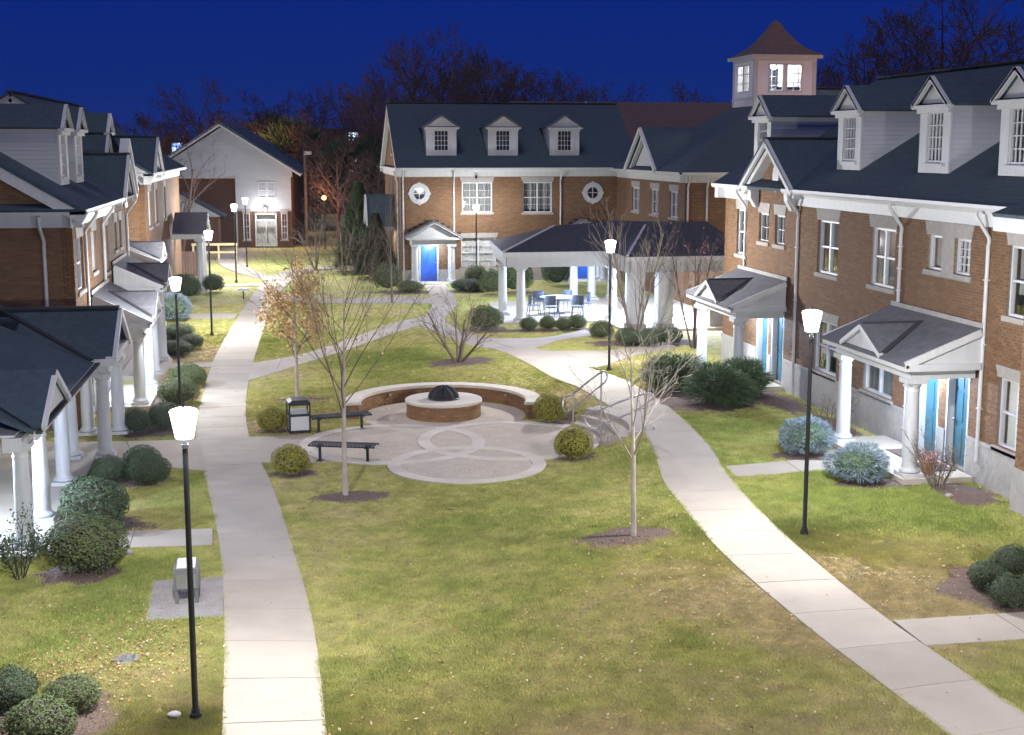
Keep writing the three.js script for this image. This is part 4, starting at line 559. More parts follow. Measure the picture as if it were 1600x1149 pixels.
// ---------------------------------------------------------------- wing with cupola, right of the north house
{
  const eY = 6.42, t = thing('corner_wing', 'brick corner wing with hipped roof behind the pavilion, carrying the cupola', 'house', [22, 0.35, -65.5]), P = (x, y, z) => V(x - 22, y - 0.35, z + 65.5), Y = (y) => y - 0.35;
  const Ww = new THREE.Matrix4().makeRotationY(-Math.PI / 2).setPosition(18 - 22, 0, -72 + 65.5), W = 12.8;        // west wall: local x from north to south
  const ws = [[3.3, 4.8], [6.9, 8.4], [10.3, 11.65]].map(([a, b]) => [a, b, Y(4.3), Y(5.52)]);
  wall(t, [[0, -0.4], [W, -0.4], [W, Y(eY)], [0, Y(eY)]], [...ws, [4.5, 5.6, 0.1, 2.2], [9.2, 10.2, 0.1, 2.2]], Ww, { seed: 51, brickTo: Y(6.0) });
  for (const w of ws) windowUnit(t, w, Ww, { double: true, rail: false, blind: M.curtain, grid: [1, 2] });
  doorUnit(t, [4.5, 5.6, 0.1, 2.2], Ww, M.doorTeal, 0.1); doorUnit(t, [9.2, 10.2, 0.1, 2.2], Ww, M.doorTeal, 0.1);
  const Sw = new THREE.Matrix4().setPosition(0, 0, -59.2 + 65.5); wall(t, [[-4, -0.4], [8, -0.4], [8, Y(eY)], [-4, Y(eY)]], [], Sw, { seed: 52, brickTo: Y(6.0) });
  cornice(t, 0.1, W + 0.3, Y(eY), Ww); cornice(t, -4.3, 8, Y(eY), Sw);
  obj('downspout', [[-3.9, 0.05], [-3.0, 0.05]].map(([x]) => [tube([V(x, Y(6.3), 6.66), V(x, Y(6.15), 6.66), V(x, Y(5.75), 6.36), V(x, Y(5.6), 6.36)], 0.05, 8, 20), cyl(0.05, 0.05, Y(4.05), Y(5.62), x, 6.36, 8)]).flat(), M.white, t);
  const rz = -65.6, ry = eY + 0.6 * 6.8; const r = obj('roof', [slab([P(17.6, eY, -58.8), P(34, eY, -58.8), P(34, ry, rz), P(24.4, ry, rz)], 0.1), slab([P(17.6, eY, -58.8), P(24.4, ry, rz), P(17.6, eY, -72.4)], 0.1), slab([P(17.6, eY, -72.4), P(24.4, ry, rz), P(34, ry, rz), P(34, eY, -72.4)], 0.1)], M.shingle, t);
  obj('ridge_cap', bar(P(24.4, ry + 0.02, rz), P(34, ry + 0.02, rz), 0.3, 0.05), M.ridge, r);
  const gz = -65.7, hp = 2.9, pk = 8.55; const g = obj('gable_roof', [slab([P(17.5, eY + 0.05, gz - hp), P(17.5, pk, gz), P(17.6 + (pk - eY) / 0.6, pk, gz), P(17.62, eY + 0.03, gz - hp)], 0.08), slab([P(17.5, eY + 0.05, gz + hp), P(17.5, pk, gz), P(17.6 + (pk - eY) / 0.6, pk, gz), P(17.62, eY + 0.03, gz + hp)], 0.08)], M.shingle, t);
  obj('pediment', [slab([P(17.95, eY + 0.1, gz - hp + 0.5), P(17.95, eY + 0.1, gz + hp - 0.5), P(17.96, pk - 0.4, gz)], 0.05), bar(P(17.55, eY, gz - hp), P(17.55, pk - 0.1, gz), 0.12, 0.2), bar(P(17.55, eY, gz + hp), P(17.55, pk - 0.1, gz), 0.12, 0.2), bar(P(17.8, eY, gz - hp + 0.3), P(17.8, pk - 0.35, gz), 0.2, 0.12), bar(P(17.8, eY, gz + hp - 0.3), P(17.8, pk - 0.35, gz), 0.2, 0.12)], M.white, g);
  obj('chimney_vent', bx(-1.1 + 4.2, 4.2 - 0.4, Y(9.0), Y(11), -7.2, -6.6), M.soffit, t);
  // cupola, lit from inside
  const c = thing('cupola', 'square white cupola with lit windows and flared dark roof', 'cupola', [24.4, 9.3, -65.6]), h = 1.57, y0 = 0.0, y1 = 2.55;
  const hole = [[0.2 - 1.0 - 0.05, -0.06, 0.95, 2.28], [0.06, 0.85, 0.95, 2.28]];
  for (let k = 0; k < 4; k++) {
    const R = new THREE.Matrix4().makeRotationY(k * Math.PI / 2), F = R.clone().multiply(new THREE.Matrix4().makeTranslation(0, 0, h));
    obj('wall', prismZ([[-h, y0 - 1.5], [h, y0 - 1.5], [h, y1], [-h, y1]].map(([x, y]) => [x * (k % 2 ? 0.905 : 1), y]), -0.15, 0, hole.map((o) => [[o[0], o[2]], [o[0], o[3]], [o[1], o[3]], [o[1], o[2]]])).applyMatrix4(F), M.paleBoard || (M.paleBoard = mat([0.66, 0.64, 0.64], 0.6)), c);
    for (const o of hole) { const w = obj('window', X4([bx(o[0], o[0] + 0.05, o[2], o[3], -0.1, 0.03), bx(o[1] - 0.05, o[1], o[2], o[3], -0.1, 0.03), bx(o[0], o[1], o[2], o[2] + 0.05, -0.1, 0.03), bx(o[0], o[1], o[3] - 0.05, o[3], -0.1, 0.03), ...[1, 2].map((q) => { const y = mix(o[2], o[3], q / 3); return bx(o[0], o[1], y - 0.015, y + 0.015, -0.06, 0.0); }), bx((o[0] + o[1]) / 2 - 0.015, (o[0] + o[1]) / 2 + 0.015, o[2], o[3], -0.06, 0.002)], F), M.sash, c); obj('pane', X4([bx(o[0] + 0.05, o[1] - 0.05, o[2] + 0.05, o[3] - 0.05, -0.08, -0.075)], F), M.glass, w); }
    obj('trim', X4([bx(-h - 0.02, -h + 0.16, 0.3, y1, 0.001, 0.03), bx(h - 0.16, h + 0.02, 0.3, y1, 0.001, 0.03), bx(-h - 0.02, h + 0.02, 0.55, 0.68, 0.03, 0.06), bx(-h + 0.16, h - 0.16, 2.42, y1, 0.001, 0.03)], F), M.white, c);
  }
  obj('eave', bx(-1.82, 1.82, y1, y1 + 0.16, -1.82, 1.82), M.white, c); obj('floor', bx(-h + 0.16, h - 0.16, 0.5, 0.55, -h + 0.16, h - 0.16), M.white, c);
  const prof = [[1.88, 0.16], [1.5, 0.34], [1.1, 0.60], [0.75, 0.95], [0.42, 1.4], [0.18, 1.80], [0.0, 1.98]], pos = [];
  for (let k = 0; k < 4; k++) for (let i = 0; i + 1 < prof.length; i++) { const a = k * Math.PI / 2 + Math.PI / 4, b = a + Math.PI / 2, q = Math.SQRT2, pt = ([r, y], an) => [r * q * Math.cos(an), y1 + y, r * q * Math.sin(an)], A = pt(prof[i], a), B = pt(prof[i], b), C = pt(prof[i + 1], b), Dd = pt(prof[i + 1], a); pos.push(...A, ...C, ...B, ...A, ...Dd, ...C); }
  const rg = new THREE.BufferGeometry(); rg.setAttribute('position', new THREE.Float32BufferAttribute(pos, 3)); rg.computeVertexNormals(); obj('roof', rg, M.brownShingle, c);
  const bulb = obj('light_bulb', new THREE.SphereGeometry(0.12, 12, 8).translate(0, 2.2, 0), M.porchLamp, c, false); pointLight(c, 0, 2.2, 0, new THREE.Color(0.92, 0.96, 1), 26, 6);
  // long low-pitched brown roof behind
  const b = thing('back_hall', 'long hall with brown shingled roof behind the north house and wing', 'house', [24, 0.35, -88]);
  obj('wall', bx(-8, 26, -0.4, 6.0, -9, 0), brickMats[0], b); obj('roof', [slab([V(-8.4, 5.9, 0.5), V(26, 5.9, 0.5), V(26, 10.35, -5), V(-8.4, 10.35, -5)], 0.1), slab([V(-8.4, 5.9, -10), V(26, 5.9, -10), V(26, 10.35, -5), V(-8.4, 10.35, -5)], 0.1)], M.brownShingle, b);
  obj('vent_pipe', cyl(0.06, 0.06, 8.6, 10.3, -3.5, -3.0, 8), M.soffit, b);
}

// ---------------------------------------------------------------- pavilion: open porch with dark standing-seam roof
{
  const t = thing('pavilion', 'open white-columned pavilion with dark metal roof', 'pavilion', [11.5, 0.4, -56]), P = (x, y, z) => V(x - 11.5, y - 0.4, z + 56), e = 3.36, y1 = 4.0;
  const A = P(8.75, e, -53.7), B = P(13.1, e, -53.7), C = P(13.1, e, -50.6), Dp = P(16.45, e, -50.6), Ep = P(18.3, e, -50.6), F = P(9.3, e, -60.8), Wt = (z) => P(17.9, 3.98, z), St = (x) => P(x, 4.05, -59.1);
  const apex = P(13.4, 4.62, -58.4), I1 = P(17.9, 4.05, -58.4);
  const r = obj('metal_roof', [slab([A, B, P(14.3, 4.35, -58.0), P(11.6, 4.15, -57.6)], 0.06), slab([A, P(11.6, 4.15, -57.6), F], 0.06), slab([F, P(11.6, 4.15, -57.6), P(17.9, 4.2, -60), P(17.9, e, -62.5)], 0.06), slab([P(11.6, 4.15, -57.6), P(14.3, 4.35, -58.0), P(17.9, 4.1, -59.1), P(17.9, 4.2, -60)], 0.06), slab([B, C, P(15.4, 4.2, -56.5), P(14.3, 4.35, -58.0)], 0.06), slab([C, Ep, P(18.3, 4.35, -57.0), P(15.4, 4.2, -56.5)], 0.06), slab([P(15.4, 4.2, -56.5), P(18.3, 4.35, -57.0), P(18.3, 4.2, -59.1), P(14.3, 4.35, -58.0)], 0.06)], M.seam, t);
  const seams = []; for (let k = 1; k < 11; k++) { const x = mix(8.75, 13.1, k / 11), kx = clamp((x - 8.75) / 3.45); seams.push(bar(P(x, e + 0.03, -53.7), P(x + 0.12, mix(e, 4.12, Math.min(1, kx * 1.2)) + 0.03, mix(-53.8, -57.5, Math.min(1, kx * 1.2))), 0.025, 0.05)); }
  for (let k = 0; k < 13; k++) { const x = 13.4 + k * 0.4, q = clamp((x - 13.1) / 2.3); seams.push(bar(P(x, e + 0.03, -50.6), P(x, mix(e, 4.2, q) + 0.03, mix(-50.6, -56.4, q)), 0.025, 0.05)); }
  const sm = obj('seams', seams, M.seam, r); sm.userData.kind = 'stuff';
  obj('hip_cap', [bar(A.clone().setY(A.y + 0.03), P(11.6, 4.19, -57.6), 0.1, 0.04), bar(C.clone().setY(C.y + 0.03), P(15.4, 4.24, -56.5), 0.1, 0.04)], M.sash, r);
  for (let k = 0; k < 26; k++) { const x = k < 11 ? 10.6 + k * 0.24 : 13.6 + (k - 11) * 0.28, z = k < 11 ? -54.2 : -51.2; obj('snow_guard', bar(P(x, e + 0.18, z), P(x, e + 0.26, z), 0.07, 0.03, V(1, 0, 0)), M.seam, r); }
  obj('fascia', [bar(A.clone().setY(A.y - 0.12), B.clone().setY(B.y - 0.12), 0.08, 0.2), bar(F.clone().setY(F.y - 0.12), A.clone().setY(A.y - 0.12), 0.08, 0.2), bar(B.clone().setY(B.y - 0.12), C.clone().setY(C.y - 0.12), 0.08, 0.2), bar(C.clone().setY(C.y - 0.12), Ep.clone().setY(Ep.y - 0.12), 0.08, 0.2)], M.white, t);
  obj('beam', [bar(P(8.95, 2.93, -54.0), P(13.4, 2.93, -54.0), 0.36, 0.42), bar(P(9.55, 2.93, -60.6), P(9.1, 2.93, -54.2), 0.36, 0.42), bar(P(13.3, 2.93, -53.8), P(13.3, 2.93, -50.9), 0.36, 0.42), bar(P(13.1, 2.93, -50.95), P(16.6, 2.93, -50.95), 0.36, 0.42), bar(P(16.45, 2.93, -50.95), P(18.2, 2.93, -50.95), 0.34, 0.42), bar(P(9.6, 2.93, -60.7), P(17.9, 2.93, -62.3), 0.36, 0.42)], M.white, t);
  obj('ceiling', [slab([P(8.9, 3.16, -53.9), P(18, 3.16, -53.9), P(18, 3.16, -62.4), P(9.4, 3.16, -60.7)], 0.03), slab([P(13.2, 3.155, -50.8), P(18, 3.155, -50.8), P(18, 3.155, -53.9), P(13.2, 3.155, -53.9)], 0.03)], M.soffit, t);
  obj('floor', [prismY([[8.7, -53.6], [13.0, -53.6], [13.0, -50.6], [18, -50.6], [18, -62.6], [9.2, -60.9]].map(([x, z]) => [x - 11.5, z + 56]), -0.2, 0.1)], M.concrete[2], t);
  keepOut([[8.7, -53.6], [13.0, -53.6], [13.0, -50.6], [18, -50.6], [18, -62.6], [9.2, -60.9]]);
  for (const [x, z, k] of [[9.5, -54.0, 1.15], [9.1, -56.2, 1.15], [13.35, -54.0, 1.2], [13.3, -61.3, 1.2], [14.2, -61.5, 1.2], [15.2, -61.6, 1.2], [14.8, -56.8, 1.1]]) column(t, x - 11.5, z + 56, 0.1, 2.24, k);
  for (const [x, z] of [[13.55, -51.0], [14.7, -51.0]]) { const p = obj('pier', bx(x - 11.5 - 0.3, x - 11.5 + 0.3, 0.1, 2.34, z + 56 - 0.3, z + 56 + 0.3), M.white, t); obj('plinth', bx(x - 11.86, x - 11.14, 0.1, 0.3, z + 55.64, z + 56.36), M.stone, p); }
  ceilingLight(t, -0.2, 2.74, -1.0, 70); ceilingLight(t, 3.4, 2.74, 1.0, 170); ceilingLight(t, 4.4, 2.74, 3.2, 200);
  obj('low_wall', bx(16.6 - 11.5, 18 - 11.5, 0.1, 1.0, 4.8, 5.0), M.stone, t);
}

// ---------------------------------------------------------------- white gabled house far left and other background buildings
{
  const t = thing('gabled_house', 'white sided house with wide gable and lit double door, far left', 'house', [-4, 0.35, -100], -0.1), U = (x) => x + 4, Y = (y) => y - 0.35;
  obj('gable_wall', [prismZ([[U(-9.0), Y(5.45)], [U(0.7), Y(5.45)], [U(0.7), Y(6.0)], [U(-4.25), Y(9.0)], [U(-9.0), Y(6.0)]], -0.3, 0.06), bx(U(-3.35), U(0.6), Y(3.0), Y(5.45), -0.3, 0.05)], M.siding, t);
  wall(t, [[U(-9), -0.4], [U(-3.35), -0.4], [U(-3.35), Y(5.5)], [U(-9), Y(5.5)]], [], new THREE.Matrix4().makeTranslation(0, 0, -1.9), { seed: 62, tint: [0.8, 0.62, 0.62] }); obj('recess_wall', bx(U(-3.4), U(-3.3), -0.4, Y(5.44), -1.9, -0.06), M.siding, t); obj('recess_ceiling', bx(U(-9), U(-3.4), Y(5.36), Y(5.44), -1.9, -0.31), M.soffit, t);
  wall(t, [[U(-3.3), -0.4], [U(0.6), -0.4], [U(0.6), Y(5.5)], [U(-3.3), Y(5.5)]], [[U(-2.05), U(-0.47), 0.1, Y(2.86)]], new THREE.Matrix4().makeTranslation(0, 0, -0.05), { seed: 61, tint: [0.8, 0.62, 0.62] });
  const D = 12, k = (9.3 - 5.8) / 5.6; obj('roof', [slab([V(U(1.45), Y(5.75), 0.5), V(U(1.45), Y(5.75), -D), V(U(-4.3), Y(9.35), -D), V(U(-4.3), Y(9.35), 0.5)], 0.12), slab([V(U(-10), Y(5.75), 0.5), V(U(-10), Y(5.75), -D), V(U(-4.3), Y(9.35), -D), V(U(-4.3), Y(9.35), 0.5)], 0.12)], M.shingle, t);
  obj('rake_trim', [bar(V(U(1.4), Y(5.62), 0.45), V(U(-4.3), Y(9.22), 0.45), 0.1, 0.24), bar(V(U(-9.95), Y(5.62), 0.45), V(U(-4.3), Y(9.22), 0.45), 0.1, 0.24)], M.white, t);
  obj('side_wall', bx(U(0.35), U(0.6), -0.4, Y(5.6), -D + 0.5, -0.35), brickMats[2], t); obj('back_wall', bx(U(-9), U(0.35), -0.4, Y(5.7), -D + 0.2, -D + 0.5), brickMats[2], t);
  const N = new THREE.Matrix4().makeTranslation(0, 0, 0.16); for (const [a, b] of [[-1.75, -1.15], [-1.1, -0.5]]) windowUnit(t, [U(a), U(b), Y(3.95), Y(5.1)], N, { blind: M.blind, lintel: false, sill: false });
  for (const [a, b] of [[-2.88, -2.4], [-0.15, 0.3]]) windowUnit(t, [U(a), U(b), Y(0.95), Y(2.85)], N, { blind: M.room, grid: [2, 4] });
  const d = obj('double_door', [bx(U(-2.05), U(-1.95), 0.1, Y(2.86), -0.3, 0.04), bx(U(-0.57), U(-0.47), 0.1, Y(2.86), -0.3, 0.04), bx(U(-1.3), U(-1.22), 0.1, Y(2.3), -0.1, 0.0), bx(U(-2.05), U(-0.47), Y(2.3), Y(2.42), -0.1, 0.02), bx(U(-2.05), U(-0.47), Y(2.76), Y(2.86), -0.1, 0.04), bx(U(-2.05), U(-0.47), 0.1, 0.3, -0.1, 0.01)], M.white, t);
  obj('pane', bx(U(-1.95), U(-0.57), 0.3, Y(2.76), -0.07, -0.06), M.glass, d); obj('curtain', bx(U(-2.1), U(-0.4), 0.1, Y(2.86), -0.9, -0.88), M.blind, d);
  obj('entry_light', new THREE.SphereGeometry(0.12, 12, 8).translate(U(-1.25), Y(3.15), 0.5), M.lamp, t, false); pointLight(t, U(-1.25), Y(3.1), 0.75, LAMP_C, 16);
  const f = thing('front_annex', 'low white gabled annex in front of the far left house', 'house', [-7, 0.35, -96.5]);
  obj('gable_wall', prismZ([[-2.7, 2.45], [2.7, 2.45], [0, 4.0]], -0.3, 0.05), M.siding, f); wall(f, [[-2.5, -0.4], [2.5, -0.4], [2.5, 2.45], [-2.5, 2.45]], [[1.2, 1.9, 0.9, 2.2]], ID, { seed: 66, tint: [0.7, 0.55, 0.55] }); windowUnit(f, [1.2, 1.9, 0.9, 2.2], ID, { blind: M.room, lintel: false });
  obj('roof', [slab([V(-3, 2.45, 0.4), V(-3, 2.45, -3.1), V(0, 4.15, -3.1), V(0, 4.15, 0.4)], 0.1), slab([V(3, 2.45, 0.4), V(3, 2.45, -3.1), V(0, 4.15, -3.1), V(0, 4.15, 0.4)], 0.1)], M.shingle, f);
  obj('side_wall', [bx(2.2, 2.5, -0.4, 2.45, -3.1, -0.3), bx(-2.5, -2.2, -0.4, 2.45, -3.1, -0.3)], brickMats[2], f);
}
{
  const b = thing('campus_building', 'large dark building with lit arched window beyond the left roofs', 'building', [-16, 0, -132]);
  const g = obj('wall', bx(-9, 10, 0, 8.4, -8, 0), brickMats[2], b);
  const lit = new THREE.MeshStandardMaterial({ color: 0x222222, emissive: lin(0.30, 0.45, 1), emissiveIntensity: 3 });
  obj('lit_arched_window', [new THREE.CircleGeometry(0.9, 24, 0, Math.PI).translate(3.6, 5.6, 0.05)], lit, b); for (const x of [2.2, 4.2]) { const w = obj('lit_window', bx(x + 1.6, x + 2.5, 6.9, 8.0, 0, 0.05), lit, b); obj('frame', bx(x + 2.03, x + 2.07, 6.9, 8.0, 0.05, 0.08), M.black, w); }
  const c = thing('glazed_building', 'distant building with a tall lit stair window behind bare trees', 'building', [8.2, 0, -150]);
  obj('wall', bx(-5, 6, 0, 9.6, -8, 0), brickMats[2], c); const s = obj('lit_window', bx(-1.0, 0.05, 4.9, 9.2, 0, 0.06), new THREE.MeshStandardMaterial({ color: 0x222222, emissive: lin(0.55, 0.72, 1), emissiveIntensity: 5 }), c);
  obj('frame', [0, 1, 2, 3, 4].map((k) => bx(-1.05, 0.1, 5.4 + k * 0.8, 5.5 + k * 0.8, 0.06, 0.1)), M.black, s); obj('lit_window', bx(-4.2, -3.3, 5.2, 5.9, 0, 0.06), lit, c); obj('lit_window', bx(2, 3.2, 5.2, 6.2, 0, 0.06), lit, c);
  const pole = thing('utility_pole', 'tall thin pole with small fixture right of the white gabled house', 'pole', [1.65, 0.35, -101]); obj('shaft', cyl(0.13, 0.1, 0, 7.0), M.bark, pole); obj('fixture', bx(-0.05, 0.5, 6.7, 6.95, -0.12, 0.12), M.soffit, pole);
  function sodium(name, label, x, y0, z, h, I) { const p = thing(name, label, 'lamp post', [x, y0, z], 0, 'orange sodium lamps'); obj('pole', cyl(0.07, 0.05, 0, h), M.black, p); obj('lamp_globe', new THREE.SphereGeometry(0.17, 14, 10).translate(0, h + 0.1, 0), M.sodium, p, false); pointLight(p, 0, h + 0.1, 0, new THREE.Color(1, 0.5, 0.26), I, 8); }
  sodium('sodium_lamp', 'orange street lamp between the white house and the evergreen', 2.9, 0.35, -98, 3.55, 28);
  sodium('sodium_lamp', 'orange lamp glowing over the roof of the white gabled house', -2.3, 0.35, -117, 8.2, 90);
  sodium('sodium_lamp', 'orange street lamp behind the right-hand houses', 37, 0.35, -48, 9.0, 330);
  const sh = thing('far_shed', 'small pale outbuilding behind the white house roof', 'building', [1.2, 0.35, -124]); obj('wall', bx(-2.2, 1.2, 0, 5.8, -3, 0), M.soffit, sh); obj('roof', slab([V(-2.4, 5.8, 0.3), V(1.4, 5.8, 0.3), V(1.4, 6.6, -3), V(-2.4, 6.6, -3)], 0.1), M.shingle, sh);
  // brown board fence and yellow railing on the left
  const fe = thing('board_fence', 'brown board fence beside the left porch', 'fence', [-7.9, 0.0, -78]); for (let k = 0; k < 26; k++) { const o = obj('board', bx(-0.07, 0.07, 0, 1.75, -0.012, 0.012), k % 3 ? M.fence0 || (M.fence0 = mat([0.13, 0.075, 0.062], 0.9)) : M.fence1 || (M.fence1 = mat([0.15, 0.088, 0.072], 0.9)), fe); o.position.x = -0.5 + k * 0.15; }
  obj('rail', [bx(-0.6, 3.4, 0.3, 0.4, -0.06, -0.015), bx(-0.6, 3.4, 1.35, 1.45, -0.06, -0.015)], M.fence0, fe);
  const ya = mat([0.62, 0.52, 0.28], 0.8), ra = thing('wooden_railing', 'pale yellow wooden railing before the far left annex', 'railing', [-4.6, 0.35, -89]);
  for (const x of [-1.2, 0.4, 1.5]) obj('post', bx(x - 0.06, x + 0.06, 0, 1.05, -0.06, 0.06), ya, ra); obj('rail', [bx(-1.3, 1.6, 0.95, 1.1, -0.09, 0.09)], ya, ra); obj('rail', bx(-1.2, 1.5, 0.45, 0.58, -0.03, 0.03), ya, ra);
}

// ---------------------------------------------------------------- mulch beds
function bed(x, z, rx, rz, seed, turn = 0) {
  const n = 44, pos = [], uv = [], P = [], r = rngOf(seed); const ph = r() * 9;
  for (let i = 0; i < n; i++) { const a = i / n * 2 * Math.PI, k = 0.62 + 0.75 * fbm(Math.cos(a) * 2.6 + ph, Math.sin(a) * 2.6 + 5, seed, 4), lx = rx * k * Math.cos(a), lz = rz * k * Math.sin(a); P.push([x + lx * Math.cos(turn) + lz * Math.sin(turn), z - lx * Math.sin(turn) + lz * Math.cos(turn)]); }
  keepOut(P.map(([a, b]) => [mix(x, a, 0.72), mix(z, b, 0.72)]), true);
  const put = (a, k, y) => { const px = mix(x, a[0], k), pz = mix(z, a[1], k); pos.push(px, terr(px, pz) + y, pz); };
  const ring = [[0, 0.05], [0.5, 0.045], [0.85, 0.03], [1, 0.002]];
  for (let i = 0; i < n; i++) { const a = P[i], b = P[(i + 1) % n]; for (let q = 0; q < 3; q++) { const [k0, h0] = ring[q], [k1, h1] = ring[q + 1]; put(a, k0, h0); put(b, k1, h1); put(a, k1, h1); put(a, k0, h0); put(b, k0, h0); put(b, k1, h1); } }
  const g = new THREE.BufferGeometry(); g.setAttribute('position', new THREE.Float32BufferAttribute(pos, 3)); g.computeVertexNormals(); struct('mulch_bed', g, M.mulch);
}
[[1.35, -28.55, 0.95, 0.62], [6.15, -23.65, 1.15, 0.66], [5.75, -45.0, 1.35, 1.0], [0.3, -40.3, 0.75, 0.5], [11.95, -29.0, 1.15, 0.7], [12.3, -26.2, 1.5, 0.62], [13.7, -25.0, 0.75, 1.3], [11.9, -36.4, 1.9, 2.6], [11.5, -19.4, 1.1, 1.3], [10.4, -51.6, 2.4, 0.65], [12.9, -47.5, 2.2, 1.1], [7.8, -52.4, 0.9, 1.2], [6.9, -31.3, 0.7, 0.5], [7.3, -35.9, 0.6, 0.6], [0.05, -30.9, 0.65, 0.5], [-0.45, -35.9, 0.55, 0.4], [-3.75, -25.4 + 1.4, 1.0, 0.9], [-3.9, -27.1, 1.2, 0.7], [-3.5, -30.7, 1.0, 0.8], [-3.7, -36.2, 1.0, 1.1], [-3.6, -41.5, 0.8, 2.4], [-4.3, -52.2, 0.9, 3.2], [-3.4, -17.4, 1.1, 1.3], [6.0, -67.3, 1.5, 1.0], [9.6, -67.2, 1.3, 1.0], [13.6, -36, 0.7, 3.0], [13.8, -32.2, 0.6, 1.9]].forEach((b, i) => bed(...b, 100 + i));

// ---------------------------------------------------------------- shrubs
function leafBall(n, seed, { size = 0.045, shell = 0.22, lump = 0.16, flat = 0.25, long = 1.5, up = 0 } = {}) {   // unit ball of leaf faces: radius 1, sitting on y = 0 .. 2
  const r = rngOf(seed), pos = [], nor = [];
  for (let i = 0; i < n; i++) {
    const u = r() * 2 - 1, a = r() * 2 * Math.PI, s = Math.sqrt(1 - u * u), d = V(s * Math.cos(a), u, s * Math.sin(a)); if (d.y < -0.75) continue;
    const k = (1 - lump + lump * 2 * fbm(d.x * 2.3 + d.y + seed, d.z * 2.3 - d.y * 1.7, seed, 3)) * (1 - shell * r() * r()), p = d.clone().multiplyScalar(k * 0.93); p.y = p.y + 0.93;
    const o = d.clone().add(V(r() - 0.5, r() - 0.5 + up, r() - 0.5).multiplyScalar(1.5)).normalize(), e = new THREE.Vector3().crossVectors(o, V(r() - 0.5, r() - 0.5, r() - 0.5)).normalize(), f = new THREE.Vector3().crossVectors(o, e).normalize();
    const z = size * (0.6 + 0.8 * r()), tip = p.clone().addScaledVector(long > 2 ? d.clone().add(V(r() - 0.5, r() - 0.5, r() - 0.5).multiplyScalar(1.1)).normalize() : f, z * long), A = p.clone().addScaledVector(e, z * 0.5), B = p.clone().addScaledVector(e, -z * 0.5);
    pos.push(...A.toArray(), ...tip.toArray(), ...B.toArray()); const q = p.clone().addScaledVector(f, -z * 0.6 * long * (long > 2 ? 0.2 : 1)); pos.push(...A.toArray(), ...B.toArray(), ...q.toArray());
  }
  const g = new THREE.BufferGeometry(); g.setAttribute('position', new THREE.Float32BufferAttribute(pos, 3)); g.computeVertexNormals(); return ready(geo(g));
}
function lumpBall(seed, k) { const g = new THREE.IcosahedronGeometry(1, 3), p = g.attributes.position; for (let i = 0; i < p.count; i++) { const d = V(p.getX(i), p.getY(i), p.getZ(i)).normalize(), q = k * (0.84 + 0.32 * fbm(d.x * 2.3 + d.y + seed, d.z * 2.3 - d.y * 1.7, seed, 3)); p.setXYZ(i, d.x * q, Math.max(-0.9, d.y * q) + 0.93, d.z * q); } g.computeVertexNormals(); return ready(geo(g)); }
const boxwood = [1, 2, 3].map((s) => leafBall(6400, s, { size: 0.036, lump: 0.22, shell: 0.26 })), boxCore = [1, 2, 3].map((s) => lumpBall(s, 0.74));
const spruceG = [7, 8].map((s) => leafBall(5200, s, { size: 0.03, long: 5, lump: 0.24, up: 0.5 })), spruceCore = [7, 8].map((s) => lumpBall(s, 0.72));
const juniperG = [9, 12].map((s) => leafBall(9000, s, { size: 0.028, long: 8, lump: 0.5, shell: 0.75, up: 0.8 })), juniperCore = [9, 12].map((s) => lumpBall(s, 0.48));
const looseG = leafBall(900, 15, { size: 0.07, shell: 0.9, lump: 0.3 });
M.stem = mat([0.06, 0.045, 0.035], 0.95);
let shrubN = 0;
function shrub(name, label, x, z, w, h, kind = 'box', m = M.leafDark, group) {
  const i = shrubN++, t = thing(name, label, name === 'juniper' ? 'juniper' : 'shrub', [x, terr(x, z) + 0.01, z], i * 1.7, group);
  const set = kind === 'box' ? [boxwood[i % 3], boxCore[i % 3]] : kind === 'spruce' ? [spruceG[i % 2], spruceCore[i % 2]] : [juniperG[i % 2], juniperCore[i % 2]];
  for (const [n, g, mm] of [['foliage', set[0], m], ['inner_twigs', set[1], kind === 'spruce' ? M.leafJuniper : M.stem]]) { const o = obj(n, g, mm, t); o.scale.set(w / 2, h / 2, w / 2); }
}
const S = (label, x, z, w, h, m = M.leafDark) => shrub('round_shrub', label, x, z, w, h, 'box', m, 'clipped round shrubs');
S('large oval dark shrub behind the nearest round one at the left porch', -3.85, -26.9, 1.55, 1.15); S('largest round dark green shrub at the short left path', -3.65, -24.15, 1.55, 1.15, M.leafMid);
S('small round shrub left of the pair beside the covered entrance', -4.05, -30.7, 0.95, 0.68); S('round shrub half hidden behind its neighbour beside the covered entrance', -3.4, -31.5, 0.98, 0.72); S('round shrub at the corner of the covered entrance paving', -3.15, -30.5, 1.05, 0.78);
S('light green round shrub at the bottom left corner', -3.22, -16.8, 0.98, 0.7, M.leafMid); S('broad low shrub behind the bottom left corner shrub', -3.0, -17.9, 0.85, 0.52, M.leafMid); S('dark shrub at the left edge above the corner shrub', -3.8, -18.1, 0.8, 0.62);
S('dark shrub behind the covered entrance columns', -4.0, -36.2, 0.9, 0.75); S('dark shrub next to the lamp post behind the covered entrance', -3.3, -36.6, 1.15, 0.8); S('mid green shrub in front of the first left porch', -3.2, -40.1, 1.3, 0.9, M.leafMid); S('mid green shrub beyond it at the first left porch', -3.1, -43.0, 1.3, 0.85, M.leafMid);
S('low dark shrub past the first left porch', -4.0, -50.0, 1.35, 0.62); S('low dark shrub between the left porches by the path', -3.6, -51.6, 1.1, 0.62); S('low dark shrub next to the blue spruce on the left', -4.2, -54.0, 1.3, 0.7); S('dark shrub below the brown fence', -4.7, -66, 1.6, 1.3); S('round dark shrub in front of the railing on the left', -3.6, -69, 1.2, 1.0);
